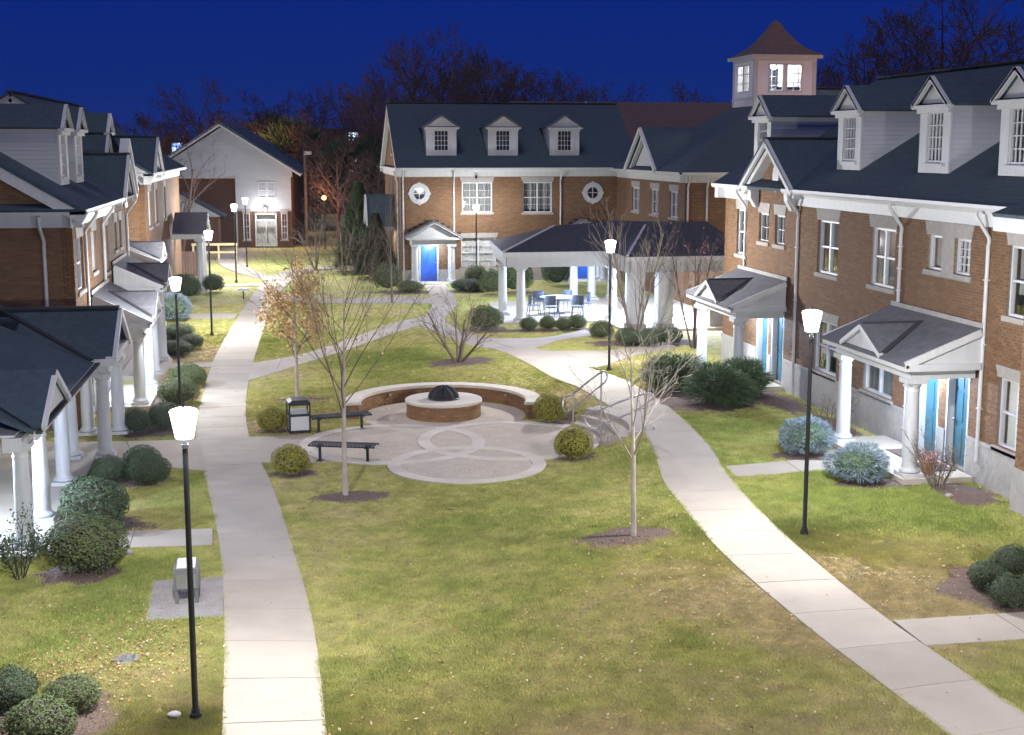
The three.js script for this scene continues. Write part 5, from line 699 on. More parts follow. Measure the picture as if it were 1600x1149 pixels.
S('bright yellow-green shrub left of the trash bin', -0.45, -35.75, 0.92, 0.75, M.leafYellow); S('bright yellow-green shrub at the near left corner of the patio', 0.02, -30.85, 1.0, 0.76, M.leafYellow); S('yellow-green shrub beside the far handrail of the patio steps', 7.1, -35.7, 1.0, 0.9, M.leafYellow); S('yellow-green shrub at the right edge of the patio before the steps', 6.8, -31.3, 1.06, 0.88, M.leafYellow);
S('tall shrub left of the blue door', 5.1, -68.2, 1.5, 1.5, M.leafMid); S('low shrub at the foot of the blue door porch', 6.2, -67.3, 1.45, 0.62, M.leafMid); S('leafy pale shrub under the window right of the blue door', 9.7, -68.3, 1.3, 1.3, M.leafMid); S('low broad shrub right of the blue door path', 9.0, -66.8, 1.9, 0.7);
S('small round shrub, leftmost before the pavilion', 9.4, -51.6, 0.78, 0.6, M.leafMid); S('small round shrub, second before the pavilion', 10.2, -51.8, 0.75, 0.62, M.leafMid); S('small round shrub, third before the pavilion', 10.75, -51.4, 0.78, 0.6, M.leafMid); S('small round shrub, fourth before the pavilion', 11.35, -51.6, 0.85, 0.68, M.leafMid);
S('round shrub in the bed left of the lamp by the pavilion', 11.7, -48.9, 1.0, 0.75, M.leafMid); S('round dark shrub right of the lamp by the pavilion', 12.2, -46.9, 1.0, 0.75); S('brownish round shrub below the pavilion piers', 12.95, -46.6, 1.05, 0.78); S('brownish round shrub, last before the juniper', 13.8, -46.9, 1.0, 0.75); S('bushy shrub at the left corner of the pavilion', 7.8, -52.2, 1.6, 1.05, M.leafMid);
S('big shrub on the lawn behind the left pavilion column', 11.3, -65.8, 1.9, 1.7, M.leafMid); S('shrub beside the big one behind the pavilion', 10.0, -65.2, 1.5, 1.3, M.leafMid); S('broad leaved shrub under the window behind the pavilion', 13.9, -68.4, 1.7, 2.1);
S('low dark shrub at the right edge of the picture by the path', 11.13, -19.4, 0.72, 0.52); S('dark shrub behind the pair at the right edge', 11.95, -20.1, 0.75, 0.54); S('nearest dark round shrub at the right edge above the path', 11.05, -18.55, 0.78, 0.56);
shrub('globe_spruce', 'pale blue globe spruce left of the right porch path', 11.9, -29.15, 1.28, 0.95, 'spruce', M.leafBlue, 'blue globe spruces'); shrub('globe_spruce', 'pale blue globe spruce right of the right porch path', 12.0, -26.45, 1.34, 0.9, 'spruce', M.leafBlue, 'blue globe spruces'); shrub('globe_spruce', 'pale blue spruce beyond the lamp on the left walk', -4.8, -58.6, 1.7, 1.3, 'spruce', M.leafBlue, 'blue globe spruces');
shrub('juniper', 'wide spreading green juniper before the far right porch', 11.95, -35.6, 2.0, 1.1, 'jun', M.leafJuniper); shrub('juniper', 'second juniper mass behind the spreading one', 11.3, -38.1, 1.9, 1.05, 'jun', M.leafJuniper); shrub('juniper', 'low juniper at the foot of the far right porch', 12.9, -36.6, 1.7, 1.1, 'jun', M.leafJuniper);

// ---------------------------------------------------------------- trees
function grow(seed, o) {                                                 // returns [trunk, limbs, twigs] as lists of tapered tubes; also leaf spots
  const r = rngOf(seed), out = [[], [], []], tips = [];
  function limb(p, d, L, r0, lev) {
    const n = lev === 0 ? 7 : lev === 1 ? 6 : lev > 2 && o.levels > 3 ? 2 : 4, sides = [8, 6, 5, 4, 3, 3][lev], rings = []; let q = p.clone(), dir = d.clone(); const pts = [q.clone()], rad = [r0], dirs = [dir.clone()];
    for (let i = 1; i <= n; i++) { const wob = lev === 0 ? o.wob0 ?? 0.05 : o.wob ?? 0.22; dir.add(V(r() - 0.5, (r() - 0.5) * 0.6 + (lev ? o.trop ?? 0.12 : 0.02), r() - 0.5).multiplyScalar(wob)).normalize(); q = q.clone().addScaledVector(dir, L / n); pts.push(q); dirs.push(dir.clone()); rad.push(Math.max(o.rmin ?? 0.003, r0 * (1 - (lev === 0 ? o.taper0 ?? 0.55 : 0.72) * i / n))); }
    const pos = []; for (let i = 0; i <= n; i++) { const D = dirs[i], ex = new THREE.Vector3().crossVectors(D, Math.abs(D.y) > 0.9 ? V(1, 0, 0) : V(0, 1, 0)).normalize(), ey = new THREE.Vector3().crossVectors(D, ex), row = []; for (let k = 0; k < sides; k++) { const a = k / sides * 2 * Math.PI; row.push(pts[i].clone().addScaledVector(ex, rad[i] * Math.cos(a)).addScaledVector(ey, rad[i] * Math.sin(a))); } rings.push(row); }
    for (let i = 0; i < n; i++) for (let k = 0; k < sides; k++) { const a = rings[i][k], b = rings[i][(k + 1) % sides], c = rings[i + 1][(k + 1) % sides], e = rings[i + 1][k]; pos.push(...a.toArray(), ...c.toArray(), ...b.toArray(), ...a.toArray(), ...e.toArray(), ...c.toArray()); }
    out[Math.min(2, lev)].push(pos);
    if (lev >= o.levels - 1) tips.push(...pts.slice(1)); 
    if (lev >= o.levels) return;
    const m = Array.isArray(o.kids) ? o.kids[lev] : o.kids, from = lev === 0 ? o.clear ?? 0.35 : 0.22;
    for (let i = 0; i < m; i++) {
      const t = from + (1 - from) * (i + 0.3 + 0.6 * r()) / m, k = Math.min(n - 1, Math.floor(t * n)), f = t * n - k, b = pts[k].clone().lerp(pts[k + 1] || pts[k], clamp(f)), az = i * 2.4 + r() * 1.2 + (o.phase || 0);
      const D = dirs[k], ex = new THREE.Vector3().crossVectors(D, Math.abs(D.y) > 0.9 ? V(1, 0, 0) : V(0, 1, 0)).normalize(), ey = new THREE.Vector3().crossVectors(D, ex), sp = (o.spread?.[lev] ?? 0.7) * (0.75 + 0.5 * r());
      const nd = D.clone().multiplyScalar(Math.cos(sp)).addScaledVector(ex, Math.sin(sp) * Math.cos(az)).addScaledVector(ey, Math.sin(sp) * Math.sin(az)); if (o.lean && lev === 0) nd.addScaledVector(V(...o.lean), 0.5); nd.normalize();
      const LL = L * (o.ratio?.[lev] ?? 0.6) * (0.7 + 0.5 * r()) * (lev === 0 ? 1.15 - 0.5 * (t - from) / (1 - from) : 1 - 0.35 * t); limb(b, nd, LL, Math.max(o.rmin ?? 0.003, rad[k] * (o.thin ?? 0.5) * (0.8 + 0.3 * r())), lev + 1);
    }
  }
  if (o.stems) for (let s = 0; s < o.stems; s++) { const a = s / o.stems * 6.28 + r(), k = o.stemLean ?? 0.35; limb(V(0.06 * Math.cos(a), -0.05, 0.06 * Math.sin(a)), V(k * Math.cos(a) * (0.5 + r()), 1, k * Math.sin(a) * (0.5 + r())).normalize(), o.h * (0.75 + 0.4 * r()), o.r, 0); }
  else limb(V(0, -0.1, 0), V(0.02 * (r() - 0.5), 1, 0.02 * (r() - 0.5)).normalize(), o.h, o.r, 0);
  const mk = (list) => { if (!list.length) return null; const a = new Float32Array(list.reduce((n, l) => n + l.length, 0)); let k = 0; for (const l of list) { a.set(l, k); k += l.length; } const g = new THREE.BufferGeometry(); g.setAttribute('position', new THREE.BufferAttribute(a, 3)); g.computeVertexNormals(); return ready(geo(g)); };
  return { parts: out.map(mk), tips };
}
function leafCloud(tips, n, seed, size, jit) { const r = rngOf(seed), pos = []; for (let i = 0; i < n; i++) { const p = tips[Math.floor(r() * tips.length)].clone().add(V(r() - 0.5, r() - 0.6, r() - 0.5).multiplyScalar(jit)), e = V(r() - 0.5, r() - 0.5, r() - 0.5).normalize(), f = new THREE.Vector3().crossVectors(e, V(r() - 0.5, r() - 0.5, r() - 0.5)).normalize(), z = size * (0.6 + 0.7 * r()), A = p.clone().addScaledVector(e, z), B = p.clone().addScaledVector(f, z * 0.6), C = p.clone().addScaledVector(e, -z), D = p.clone().addScaledVector(f, -z * 0.6); pos.push(...A.toArray(), ...B.toArray(), ...C.toArray(), ...A.toArray(), ...C.toArray(), ...D.toArray()); } const g = new THREE.BufferGeometry(); g.setAttribute('position', new THREE.Float32BufferAttribute(pos, 3)); g.computeVertexNormals(); return ready(geo(g)); }
function tree(name, label, x, z, T, m, { turn = 0, s = 1, leaves, leafMat, group, y } = {}) {
  const t = thing(name, label, 'tree', [x, y ?? terr(x, z), z], turn, group); t.scale.setScalar(s);
  ['trunk', 'branches', 'twigs'].forEach((n, i) => { if (T.parts[i]) obj(n, T.parts[i], Array.isArray(m) ? m[i] : m, t); });
  if (leaves) obj('leaves', leaves, leafMat, t); return t;
}
const tA = grow(5, { h: 4.6, r: 0.066, levels: 3, clear: 0.38, kids: [17, 9, 6], spread: [0.66, 0.45, 0.5], ratio: [0.66, 0.5, 0.5], trop: 0.26, wob: 0.2, taper0: 0.85, thin: 0.4, rmin: 0.002 });
tree('young_tree', 'bare young tree with pale straight trunk before the patio bench', 1.17, -28.65, tA, [M.barkPale, M.bark, M.bark], { leaves: leafCloud(tA.tips.slice().sort((a, b) => a.y - b.y).slice(0, Math.floor(tA.tips.length * 0.2)), 330, 4, 0.035, 0.3), leafMat: M.leafOchre });
const tB = grow(14, { h: 3.7, r: 0.062, levels: 3, clear: 0.36, kids: [10, 7, 5], spread: [0.8, 0.5, 0.5], ratio: [0.5, 0.5, 0.5], trop: 0.16, wob: 0.3, taper0: 0.85, lean: [1.1, 0.0, 0.1] });
tree('young_tree', 'bare young tree standing alone on the near lawn', 6.3, -23.6, tB, [M.barkPale, M.barkMid || (M.barkMid = mat([0.23, 0.195, 0.155], 0.95)), M.barkMid], { turn: 0.2 });
const tC = grow(23, { h: 3.3, r: 0.07, levels: 3, clear: 0.36, kids: [11, 6, 4], spread: [0.85, 0.5, 0.5], ratio: [0.42, 0.5, 0.5], wob: 0.25, taper0: 0.8 });
tree('young_tree', 'young tree with clinging golden brown leaves by the left walk', 0.27, -40.4, tC, [M.barkPale, M.bark, M.bark], { leaves: leafCloud(tC.tips.filter((p) => p.x < 0.75), 3600, 6, 0.05, 0.42), leafMat: M.leafOchre });
const tD = grow(31, { h: 1.9, r: 0.05, levels: 3, stems: 6, stemLean: 0.7, clear: 0.25, thin: 0.42, kids: [5, 5, 4], spread: [0.6, 0.6, 0.6], ratio: [0.6, 0.5, 0.5], wob: 0.3, trop: 0.1 });
tree('ornamental_tree', 'low spreading bare multi-stemmed tree in a mulch ring behind the fire pit', 5.76, -45.05, tD, M.bark, { s: 1.08 });
const tE = grow(37, { h: 5.5, r: 0.06, levels: 2, clear: 0.3, kids: [12, 6], spread: [0.5, 0.5], ratio: [0.3, 0.5], wob: 0.15, taper0: 0.85 });
tree('young_tree', 'slender bare tree left of the blue door', 4.9, -62.5, tE, M.bark);
const tF = grow(41, { h: 2.6, r: 0.03, levels: 2, stems: 5, stemLean: 0.22, clear: 0.25, kids: [7, 5], spread: [0.45, 0.5], ratio: [0.5, 0.5], wob: 0.2, trop: 0.3 });
tree('bare_shrub', 'tall bare many-stemmed shrub between the lamp and the far right porch', 12.6, -47.6, tF, M.bark, { s: 1.5 }); tree('bare_shrub', 'tall bare shrub with dark twigs just left of the far right porch', 14.4, -46.0, tF, M.barkDark, { s: 1.25, turn: 2, leaves: leafCloud(tF.tips, 160, 9, 0.03, 0.2), leafMat: M.leafRed });
const tG = grow(47, { h: 0.95, r: 0.014, levels: 2, stems: 9, stemLean: 0.5, clear: 0.2, kids: [6, 4], spread: [0.5, 0.6], ratio: [0.5, 0.5], wob: 0.3, rmin: 0.0035 });
tree('bare_shrub', 'knee-high bare twiggy shrub before the near right porch', 13.4, -25.6, tG, M.bark, { s: 1.15 }); tree('bare_shrub', 'bare twiggy shrub beside the window left of the near right porch', 13.5, -31.5, tG, M.bark, { turn: 1.3 }); tree('bare_shrub', 'bare twiggy shrub by the near handrail of the steps', 7.75, -31.6, tG, M.barkPale, { turn: 2.3, s: 0.55 });
{ const t = thing('loose_shrub', 'loose leafy shrub at the left edge under the porch column', 'shrub', [-4.75, 0, -23.9]); for (const [i, g] of tG.parts.entries()) if (g) { const o = obj(['stems', 'branches', 'twigs'][i], g, M.stem, t); o.scale.setScalar(0.95); } const l = obj('leaves', leafCloud(tG.tips, 1300, 12, 0.028, 0.2), M.leafDark, t); l.scale.setScalar(1.0); }
const tS = grow(52, { h: 3.6, r: 0.08, levels: 4, stems: 3, stemLean: 0.35, clear: 0.25, kids: [6, 5, 4, 3], spread: [0.6, 0.6, 0.6, 0.6], ratio: [0.6, 0.55, 0.5, 0.5], wob: 0.3 });
tree('small_tree', 'bare dark tree against the white gabled house', -6.6, -88, tS, M.barkDark, { s: 1.55 }); tree('small_tree', 'bare tangled tree beyond the lawn left of the north house', 1.8, -80.5, tS, M.bark, { s: 0.72, turn: 1 }); tree('small_tree', 'bare brushy tree before the evergreen', 3.3, -77, tS, M.bark, { s: 0.62, turn: 2.2 }); tree('small_tree', 'bare dark tree beside the evergreen at the north house corner', 4.4, -86, tS, M.barkDark, { s: 1.15, turn: 4 });
// evergreens beyond the lawn
const coneG = (() => { const r = rngOf(77), pos = []; for (let i = 0; i < 16000; i++) { const h = r() ** 0.8, a = r() * 6.283, rad = (1 - h) * (0.75 + 0.35 * fbm(a * 1.3, h * 9, 7, 3)) * (0.65 + 0.35 * Math.sqrt(r())), p = V(rad * Math.cos(a) * 0.32, h, rad * Math.sin(a) * 0.32), d = V(Math.cos(a), -0.2 + 0.8 * r(), Math.sin(a)).normalize(), e = V(-Math.sin(a), 0.4 * (r() - 0.5), Math.cos(a)).multiplyScalar(0.012); const tip = p.clone().addScaledVector(d, 0.05); pos.push(...p.clone().add(e).toArray(), ...tip.toArray(), ...p.clone().sub(e).toArray()); } const g = new THREE.BufferGeometry(); g.setAttribute('position', new THREE.Float32BufferAttribute(pos, 3)); g.computeVertexNormals(); return ready(geo(g)); })();
[['tall dark evergreen between the far lawn and the north house', 4.3, -78.5, 5.0, 5.6, M.leafJuniper], ['brownish evergreen just left of the north house corner', 5.0, -74.6, 3.4, 4.6, M.leafDark], ].forEach(([l, x, z, h, w, m]) => { const t = thing('evergreen_tree', l, 'tree', [x, terr(x, z), z], x, 'evergreens at the back'); const f = obj('foliage', coneG, m, t); f.scale.set(w, h, w); f.position.y = 0.2; obj('trunk', cyl(0.16, 0.04, -0.1, h * 0.9), M.barkDark, t); });
for (const [l, x, z, w, h] of [['round topped pine behind the white gabled house', 1.2, -122, 8, 9.6], ['dark round pine behind the orange street lamp', 5.8, -112, 6.5, 8.2], ['dark round pine beyond the thin pole', -1.5, -132, 8, 10.2]]) { const t = thing('pine_tree', l, 'tree', [x, 0.35, z], x, 'pines at the back'); const f = obj('foliage', juniperG[0], M.leafDark, t); f.scale.set(w / 2, h * 0.36, w / 2); f.position.y = h * 0.28; obj('trunk', cyl(0.22, 0.1, 0, h * 0.7), M.barkDark, t); }
// bare woods at the back, every crown a tree of its own
const wood = [1, 2, 3, 4].map((s) => grow(600 + s, { h: 6.9, r: 0.2, levels: 4, clear: 0.22, kids: [13, 7, 6, 6], spread: [0.8, 0.62, 0.65, 0.7], ratio: [0.52, 0.55, 0.52, 0.55], wob: 0.24, trop: 0.14, taper0: 0.75, rmin: 0.009 }));
{
  const r = rngOf(900), where = [[-34, -120, 0.85, 'behind the roofs at far left'], [-27, -128, 0.95, 'behind the roofs at far left'], [-21, -116, 0.80, 'behind the left roofs'], [-15, -124, 0.90, 'behind the left roofs'], [-11, -118, 1.05, 'left of the white gable'], [-7.5, -130, 1.45, 'over the ridge of the white house'], [-4.5, -124, 1.20, 'over the ridge of the white house'], [-1, -136, 1.38, 'right of the white gable'], [2.5, -118, 1.10, 'right of the white gable'], [6, -128, 1.38, 'left of the north house roof'], [8.6, -112, 1.49, 'over the left end of the north roof'], [11.5, -122, 1.93, 'over the north roof dormers'], [14.5, -118, 1.76, 'over the north roof dormers'], [18.5, -124, 1.71, 'over the middle of the north roof'], [22.5, -126, 1.68, 'over the right end of the north roof'], [27, -132, 1.40, 'over the brown hall roof'], [32, -128, 1.40, 'over the brown hall roof'], [37, -122, 1.40, 'left of the cupola'], [44, -118, 1.56, 'right of the cupola'], [50, -112, 1.95, 'over the right-hand ridge'], [54, -106, 2.27, 'over the right-hand ridge'], [60, -110, 2.21, 'over the right-hand dormers'], [66, -104, 2.21, 'at the far right edge'], [73, -108, 2.47, 'at the far right edge'], [-40, -135, 1.00, 'at the left end of the woods'], [4, -100, 0.88, 'beside the orange street lamp'], [6.6, -96, 0.83, 'before the tall lit window'], [0.5, -108, 0.88, 'behind the thin pole'], [-30, -140, 1.10, 'between the far left roofs'], [-18, -138, 1.10, 'above the lit arched window'], [-12.5, -140, 1.25, 'left behind the white gable'], [3.5, -140, 1.43, 'before the glazed building'], [9, -136, 1.54, 'beside the north roof edge'], [16.5, -138, 1.65, 'far behind the middle dormer'], [21, -140, 1.96, 'far behind the right dormer'], [25, -120, 1.40, 'behind the brown hall ridge'], [30, -140, 1.61, 'far behind the brown hall'], [57, -120, 2.08, 'far behind the right-hand houses'], [48, -122, 1.82, 'behind the cupola to the right']];
  where.forEach(([x, z, s, w], i) => tree('woodland_tree', `bare dark tree in the woods ${w}, ${['broad crown', 'narrow crown', 'ragged crown', 'leaning crown'][i % 4]}`, x, z, wood[i % 4], M.barkDark, { s: s * 1.02, turn: r() * 6.28, group: 'bare woods behind the houses' }));
}

// ---------------------------------------------------------------- furniture and fittings
function bench(label, x, z, turn, L = 1.65) {
  const t = thing('park_bench', label, 'bench', [x, 0.03, z], turn, 'slatted benches by the patio');
  for (let k = 0; k < 24; k++) { const u = -L / 2 + (k + 0.5) * L / 24; obj('slat', [bx(u - 0.024, u + 0.024, 0.43, 0.442, -0.19, 0.19), bar(V(u, 0.436, 0.19), V(u, 0.40, 0.225), 0.048, 0.012), bar(V(u, 0.436, -0.19), V(u, 0.40, -0.225), 0.048, 0.012)], M.benchPaint || (M.benchPaint = mat([0.016, 0.018, 0.026], 0.7)), t); }
  obj('frame', [bx(-L / 2, L / 2, 0.39, 0.415, -0.235, -0.205), bx(-L / 2, L / 2, 0.39, 0.415, 0.205, 0.235)], M.black, t);
  for (const s of [-1, 1]) obj('leg', [bx(s * L * 0.36 - 0.03, s * L * 0.36 + 0.03, 0, 0.39, -0.03, 0.03), bx(s * L * 0.36 - 0.03, s * L * 0.36 + 0.03, 0.36, 0.40, -0.2, 0.2), bx(s * L * 0.36 - 0.07, s * L * 0.36 + 0.07, 0, 0.012, -0.12, 0.12)], M.black, t);
}
bench('black slatted backless bench next to the trash bin', 1.35, -35.6, 0.22); bench('black slatted backless bench behind the pale tree trunk', 1.28, -31.95, -0.32);
{
  const t = thing('trash_bin', 'square trash bin with black frame and pale side panels by the patio', 'trash bin', [0.25, 0.02, -35.65], 0.12), q = 0.27;
  obj('base', bx(-q, q, 0, 0.07, -q, q), M.black, t); for (const [x, z] of [[-1, -1], [1, -1], [-1, 1], [1, 1]]) obj('corner_post', bx(x * q - 0.02, x * q + 0.02, 0.05, 0.82, z * q - 0.02, z * q + 0.02), M.black, t);
  const pm = mat([0.62, 0.60, 0.58], 0.5); for (let k = 0; k < 4; k++) obj('side_panel', bx(-q + 0.03, q - 0.03, 0.09, 0.46, q - 0.015, q + 0.005).rotateY(k * Math.PI / 2), pm, t);
  obj('band', [bx(-q - 0.01, q + 0.01, 0.47, 0.52, -q - 0.01, q + 0.01)], M.black, t); obj('liner', bx(-q + 0.06, q - 0.06, 0.5, 0.60, -q + 0.06, q - 0.06), M.white, t);
  obj('hood', [bx(-q - 0.02, q + 0.02, 0.76, 0.84, -q - 0.02, q + 0.02), ext([[-q - 0.02, 0.84], [q + 0.02, 0.84], [q - 0.08, 0.90], [-q + 0.08, 0.90]], 2 * q).translate(0, 0, -q)], M.black, t);
}
{
  const t = thing('utility_box', 'squat grey metal utility box on legs behind the nearest lamp post', 'utility box', [-1.76, 0.036, -22.2], 0.03);
  const g = mat([0.13, 0.13, 0.125], 0.5); obj('cabinet', ext([[-0.2, 0.24], [0.2, 0.24], [0.2, 0.52], [0.16, 0.6], [-0.16, 0.6], [-0.2, 0.52]], 0.62).translate(0, 0, -0.4), g, t); obj('front_panel', bx(-0.16, 0.16, 0.27, 0.5, 0.222, 0.235), M.steel, t); obj('nameplate', bx(0.02, 0.12, 0.3, 0.4, 0.236, 0.242), M.black, t);
  for (const [x, z] of [[-0.16, -0.34], [0.16, -0.34], [-0.16, 0.16], [0.16, 0.16]]) obj('leg', bx(x - 0.03, x + 0.03, 0, 0.25, z - 0.03, z + 0.03), g, t); obj('lid', bx(-0.15, 0.15, 0.60, 0.615, -0.38, 0.2), mat([0.34, 0.33, 0.31], 0.35), t);
  const v = thing('valve_cover', 'low round valve cover sunk in the leaf-strewn lawn at left', 'valve cover', [-2.47, 0.0, -19.65]); obj('rim', cyl(0.2, 0.19, 0, 0.045, 0, 0, 24), M.stone, v); obj('lid', cyl(0.16, 0.16, 0.045, 0.055, 0, 0, 24), M.steel, v);
  const s = thing('path_sign', 'small low sign plate on a post by the left walk', 'sign', [-2.0, 0.3, -65.5]); obj('post', bx(-0.035, 0.035, 0, 0.5, -0.035, 0.035), M.black, s); obj('plate', bx(-0.28, 0.28, 0.45, 0.58, -0.06, 0.06), M.white, s);
  const dc = thing('drain_cover', 'small dark drain cover in the lawn before the patio', 'drain cover', [3.35, 0.02, -27.2]); obj('grate', cyl(0.14, 0.14, 0, 0.03, 0, 0, 18), M.black, dc); obj('rim', new THREE.TorusGeometry(0.15, 0.02, 6, 20).rotateX(Math.PI / 2).translate(0, 0.025, 0), M.mulch, dc);
}
// round patio table and chairs under the pavilion
{
  const my = 0.5, mesh = mat([0.07, 0.085, 0.12], 0.5, { metalness: 0.3 });
  const tb = thing('patio_table', 'round pale metal table under the pavilion', 'table', [11.5, my, -56.2]); obj('table_top', [cyl(0.78, 0.78, 0.70, 0.73, 0, 0, 32)], mat([0.30, 0.33, 0.40], 0.4, { metalness: 0.3 }), tb); obj('pedestal', cyl(0.05, 0.05, 0.03, 0.70), mesh, tb); obj('foot', cyl(0.36, 0.3, 0, 0.03), mesh, tb);
  function chair(label, x, z, turn) {
    const c = thing('patio_chair', label, 'chair', [x, my, z], turn, 'patio chairs round the pavilion table');
    obj('seat', bx(-0.24, 0.24, 0.41, 0.435, -0.24, 0.24), mesh, c); const b = new THREE.CylinderGeometry(0.36, 0.36, 0.42, 14, 1, true, Math.PI - 0.75, 1.5).translate(0, 0.68, 0.12); obj('backrest', [b, bx(-0.22, 0.22, 0.86, 0.89, -0.23, -0.2)], mesh, c);
    for (const [px, pz] of [[-1, -1], [1, -1], [-1, 1], [1, 1]]) obj('leg', bar(V(px * 0.21, 0.42, pz * 0.2), V(px * 0.25, 0, pz * 0.26), 0.025, 0.025), mesh, c);
    for (const s of [-1, 1]) obj('armrest', tube([V(s * 0.25, 0.43, 0.22), V(s * 0.26, 0.64, 0.2), V(s * 0.26, 0.66, -0.05), V(s * 0.24, 0.72, -0.22)], 0.014, 6, 16), mesh, c);
  }
  chair('patio chair at the left of the pavilion table', 10.4, -55.9, Math.PI / 2); chair('patio chair at the near left of the pavilion table', 11.0, -54.95, 0.25); chair('patio chair at the near right of the pavilion table', 12.1, -54.95, -0.3); chair('patio chair at the right of the pavilion table', 12.7, -56.2, -Math.PI / 2); chair('patio chair behind the pavilion table, left one', 10.9, -57.4, Math.PI - 0.3); chair('patio chair behind the pavilion table, right one', 12.1, -57.4, Math.PI + 0.3);
}
{ // things on the near right porch
  const p = thing('flower_pot', 'terracotta pot with faded pink flowers on the near right porch', 'plant pot', [13.55, 0.56, -26.35]); obj('pot', new THREE.LatheGeometry([[0, 0], [0.13, 0], [0.18, 0.28], [0.2, 0.28], [0.2, 0.32], [0.16, 0.32], [0, 0.27]].map((q) => new THREE.Vector2(...q)), 20), mat([0.34, 0.16, 0.08], 0.8), p); obj('flowers', leafCloud([V(0, 0.35, 0), V(0.08, 0.4, 0.05), V(-0.08, 0.42, 0)], 160, 5, 0.035, 0.28), mat([0.55, 0.25, 0.27], 0.8), p);
  for (const [l, x, y, z] of [['brown doormat before the left teal door of the near right porch', 14.0, 0.565, -28.3], ['brown doormat before the right teal door of the near right porch', 14.0, 0.565, -26.95], ['dark doormat on the far right porch', 13.9, 0.565, -38.2]]) { const d = thing('doormat', l, 'doormat', [x, y, z], 0, 'porch doormats'); obj('mat', bx(-0.27, 0.27, 0, 0.015, -0.4, 0.4), M.mulch, d); obj('border', [bx(-0.3, -0.27, 0, 0.017, -0.43, 0.43), bx(0.27, 0.3, 0, 0.017, -0.43, 0.43)], M.black, d); }
  for (const [l, x, z] of [['small pale stone in the bed by the near right porch', 13.3, -24.9], ['small pale stone beside the downspout of the near right porch', 13.95, -30.5], ['pale stone at the foot of the far right porch', 13.2, -36.6], ['pale stone beside the base of the nearest lamp post', -1.62, -17.4], ['pale stone at the end of the short left path', -3.0, -25.0]]) { const g = new THREE.IcosahedronGeometry(0.07, 2), q = g.attributes.position; for (let i = 0; i < q.count; i++) { const k = 0.8 + 0.4 * fbm(q.getX(i) * 12 + x, q.getZ(i) * 12 + q.getY(i) * 9, 3, 2); q.setXYZ(i, q.getX(i) * k * 1.3, q.getY(i) * k * 0.7 + 0.04, q.getZ(i) * k); } g.computeVertexNormals(); const s = obj(numbered('stone'), g, M.stone, scene); s.position.set(x, terr(x, z) + 0.03, z); s.userData = { label: l, category: 'stone', group: 'loose pale stones' }; }
}

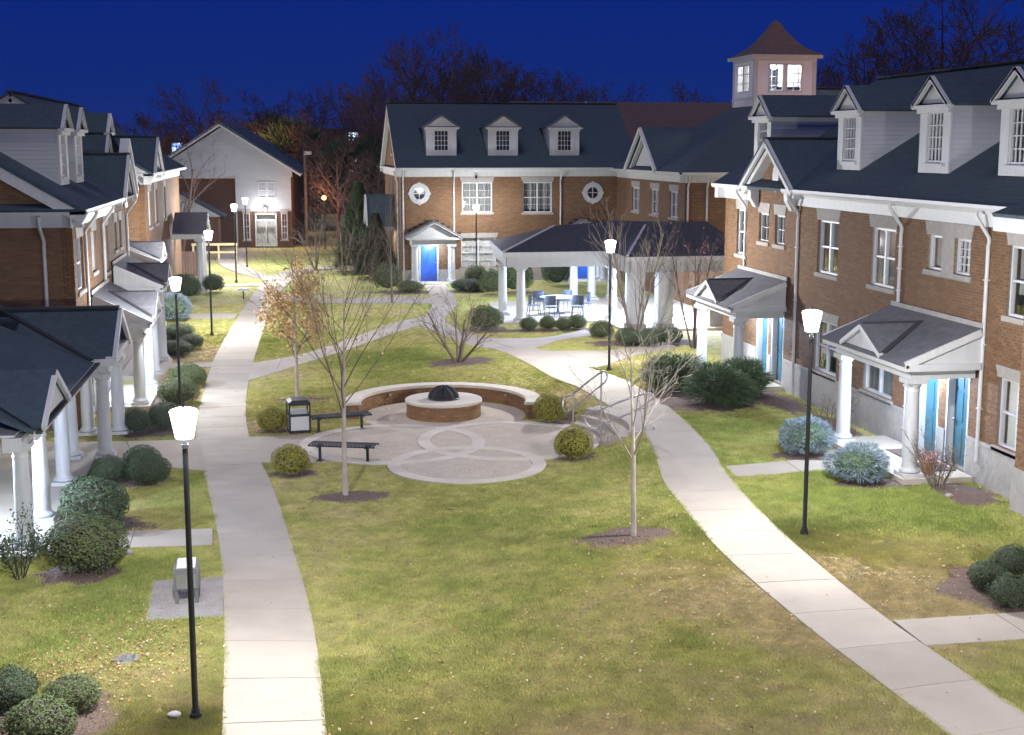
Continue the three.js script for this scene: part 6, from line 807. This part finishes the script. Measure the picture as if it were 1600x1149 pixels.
// ---------------------------------------------------------------- grass and fallen leaves
{
  const r = rngOf(4242), blades = []; for (let k = 0; k < 9; k++) { const a = r() * 6.28, d = 0.04 * Math.sqrt(r()), x = d * Math.cos(a), z = d * Math.sin(a), h = 0.035 + 0.04 * r(), b = r() * 6.28, l = 0.045 * (0.3 + r()), w = 0.006; blades.push(x - w * Math.sin(b + 1.57), 0, z + w * Math.cos(b + 1.57), x + w * Math.sin(b + 1.57), 0, z - w * Math.cos(b + 1.57), x + l * Math.cos(b), h, z + l * Math.sin(b)); }
  const g = new THREE.BufferGeometry(); g.setAttribute('position', new THREE.Float32BufferAttribute(blades, 3)); g.computeVertexNormals(); ready(geo(g)); g.userData.ready = true;
  const want = 450000, mats_ = new Float32Array(want * 16), cols = new Float32Array(want * 3), m = new THREE.Matrix4(), q = new THREE.Quaternion(), up = V(0, 1, 0); let n = 0;
  for (let tries = 0; tries < want * 3 && n < want; tries++) {
    const z = -13.5 - 50 * Math.pow(r(), 1.9), hx = 0.43 * -z, cx = 0.17 * -z, x = cx + (r() * 2 - 1) * (hx + 1); if (x > 14.4 || x < -5.4) continue; if (isPaved(x, z)) continue;
    const t = turf(x, z); if (r() > 0.55 + 0.5 * t) continue;
    const s = 0.75 + 0.6 * r() + 0.35 * t, k = (0.75 + 0.65 * r()) * (0.84 + 0.32 * vnoise(x * 4.5, z * 4.5, 44)), c = turfColor(clamp(t + 0.6 * (r() - 0.5)), k); q.setFromAxisAngle(up, r() * 6.28); m.compose(V(x, terr(x, z) - 0.004, z), q, V(s, s * (0.55 + 0.5 * t), s)); m.toArray(mats_, n * 16); cols.set(c, n * 3); n++;
  }
  const im = new THREE.InstancedMesh(g, new THREE.MeshStandardMaterial({ color: 0xffffff, roughness: 0.9, side: THREE.DoubleSide }), n); im.instanceMatrix = new THREE.InstancedBufferAttribute(mats_.subarray(0, n * 16), 16); im.instanceColor = new THREE.InstancedBufferAttribute(cols.subarray(0, n * 3), 3);
  im.name = 'grass'; im.userData = { kind: 'stuff', label: 'short patchy winter grass covering the lawns', category: 'grass' }; im.castShadow = im.receiveShadow = true; scene.add(im);
  const lg = new THREE.BufferGeometry(); lg.setAttribute('position', new THREE.Float32BufferAttribute([-0.03, 0, 0, 0, 0.012, 0.02, 0.035, 0.006, 0, -0.03, 0, 0, 0.035, 0.006, 0, 0, 0.014, -0.022], 3)); lg.computeVertexNormals(); geo(lg);
  const spots = [[-2.6, -19.8, 1.1, 520], [-3.0, -22, 1.3, 480], [-3.5, -19, 1.2, 420], [-2.4, -21, 0.8, 300], [0.3, -40, 1.6, 900], [-0.6, -36, 1.0, 200], [1.0, -45, 2.2, 350], [-3.4, -38, 1.0, 400], [-3.3, -46, 1.2, 500], [-3.4, -51, 1.4, 400], [2.6, -38.2, 1.0, 350], [4, -24, 5, 800], [4, -17, 4, 700], [5, -20, 4, 500], [7, -24, 1.5, 120], [10, -20, 1.5, 120], [12, -24, 2.2, 100], [-2.5, -67, 1.2, 250], [2, -70, 3, 300], [0, -33, 1, 120], [3.5, -27.5, 2.5, 200]], L = [], lr = rngOf(818);
  for (const [x, z, s, k] of spots) for (let i = 0; i < k; i++) { const a = lr() * 6.28, d = s * Math.sqrt(-0.8 * Math.log(1 - 0.98 * lr())), px = x + d * Math.cos(a), pz = z + d * Math.sin(a); if (paved.some((w) => !w.soft && px > w.a && px < w.b && pz > w.c && pz < w.d && inPoly(w.p, px, pz)) && lr() > 0.06) continue; L.push([px, pz]); }
  const il = new THREE.InstancedMesh(lg, new THREE.MeshStandardMaterial({ color: 0xffffff, roughness: 0.85, side: THREE.DoubleSide }), L.length), tones = [[0.36, 0.20, 0.07], [0.46, 0.30, 0.12], [0.30, 0.14, 0.06], [0.55, 0.44, 0.26], [0.40, 0.27, 0.10]], co = new THREE.Color(), e = new THREE.Euler();
  L.forEach(([x, z], i) => { q.setFromEuler(e.set((lr() - 0.5) * 0.9, lr() * 6.28, (lr() - 0.5) * 0.9)); const s = 0.5 + 0.6 * lr(); m.compose(V(x, terr(x, z) + 0.045 + 0.01 * lr(), z), q, V(s, s, s)); il.setMatrixAt(i, m); const t = tones[Math.floor(lr() * 5)]; il.setColorAt(i, co.setRGB(...t)); });
  il.name = 'fallen_leaves'; il.userData = { kind: 'stuff', label: 'scattered dry fallen leaves on the grass', category: 'leaves' }; il.castShadow = il.receiveShadow = true; scene.add(il);
}
scene.traverse((o) => { if (o.isMesh && o.geometry && !o.isInstancedMesh) o.receiveShadow = true; });
scene.fog = new THREE.FogExp2(0xa8b4d8, 0.00012);                       // damp evening air
renderer.render(scene, camera);
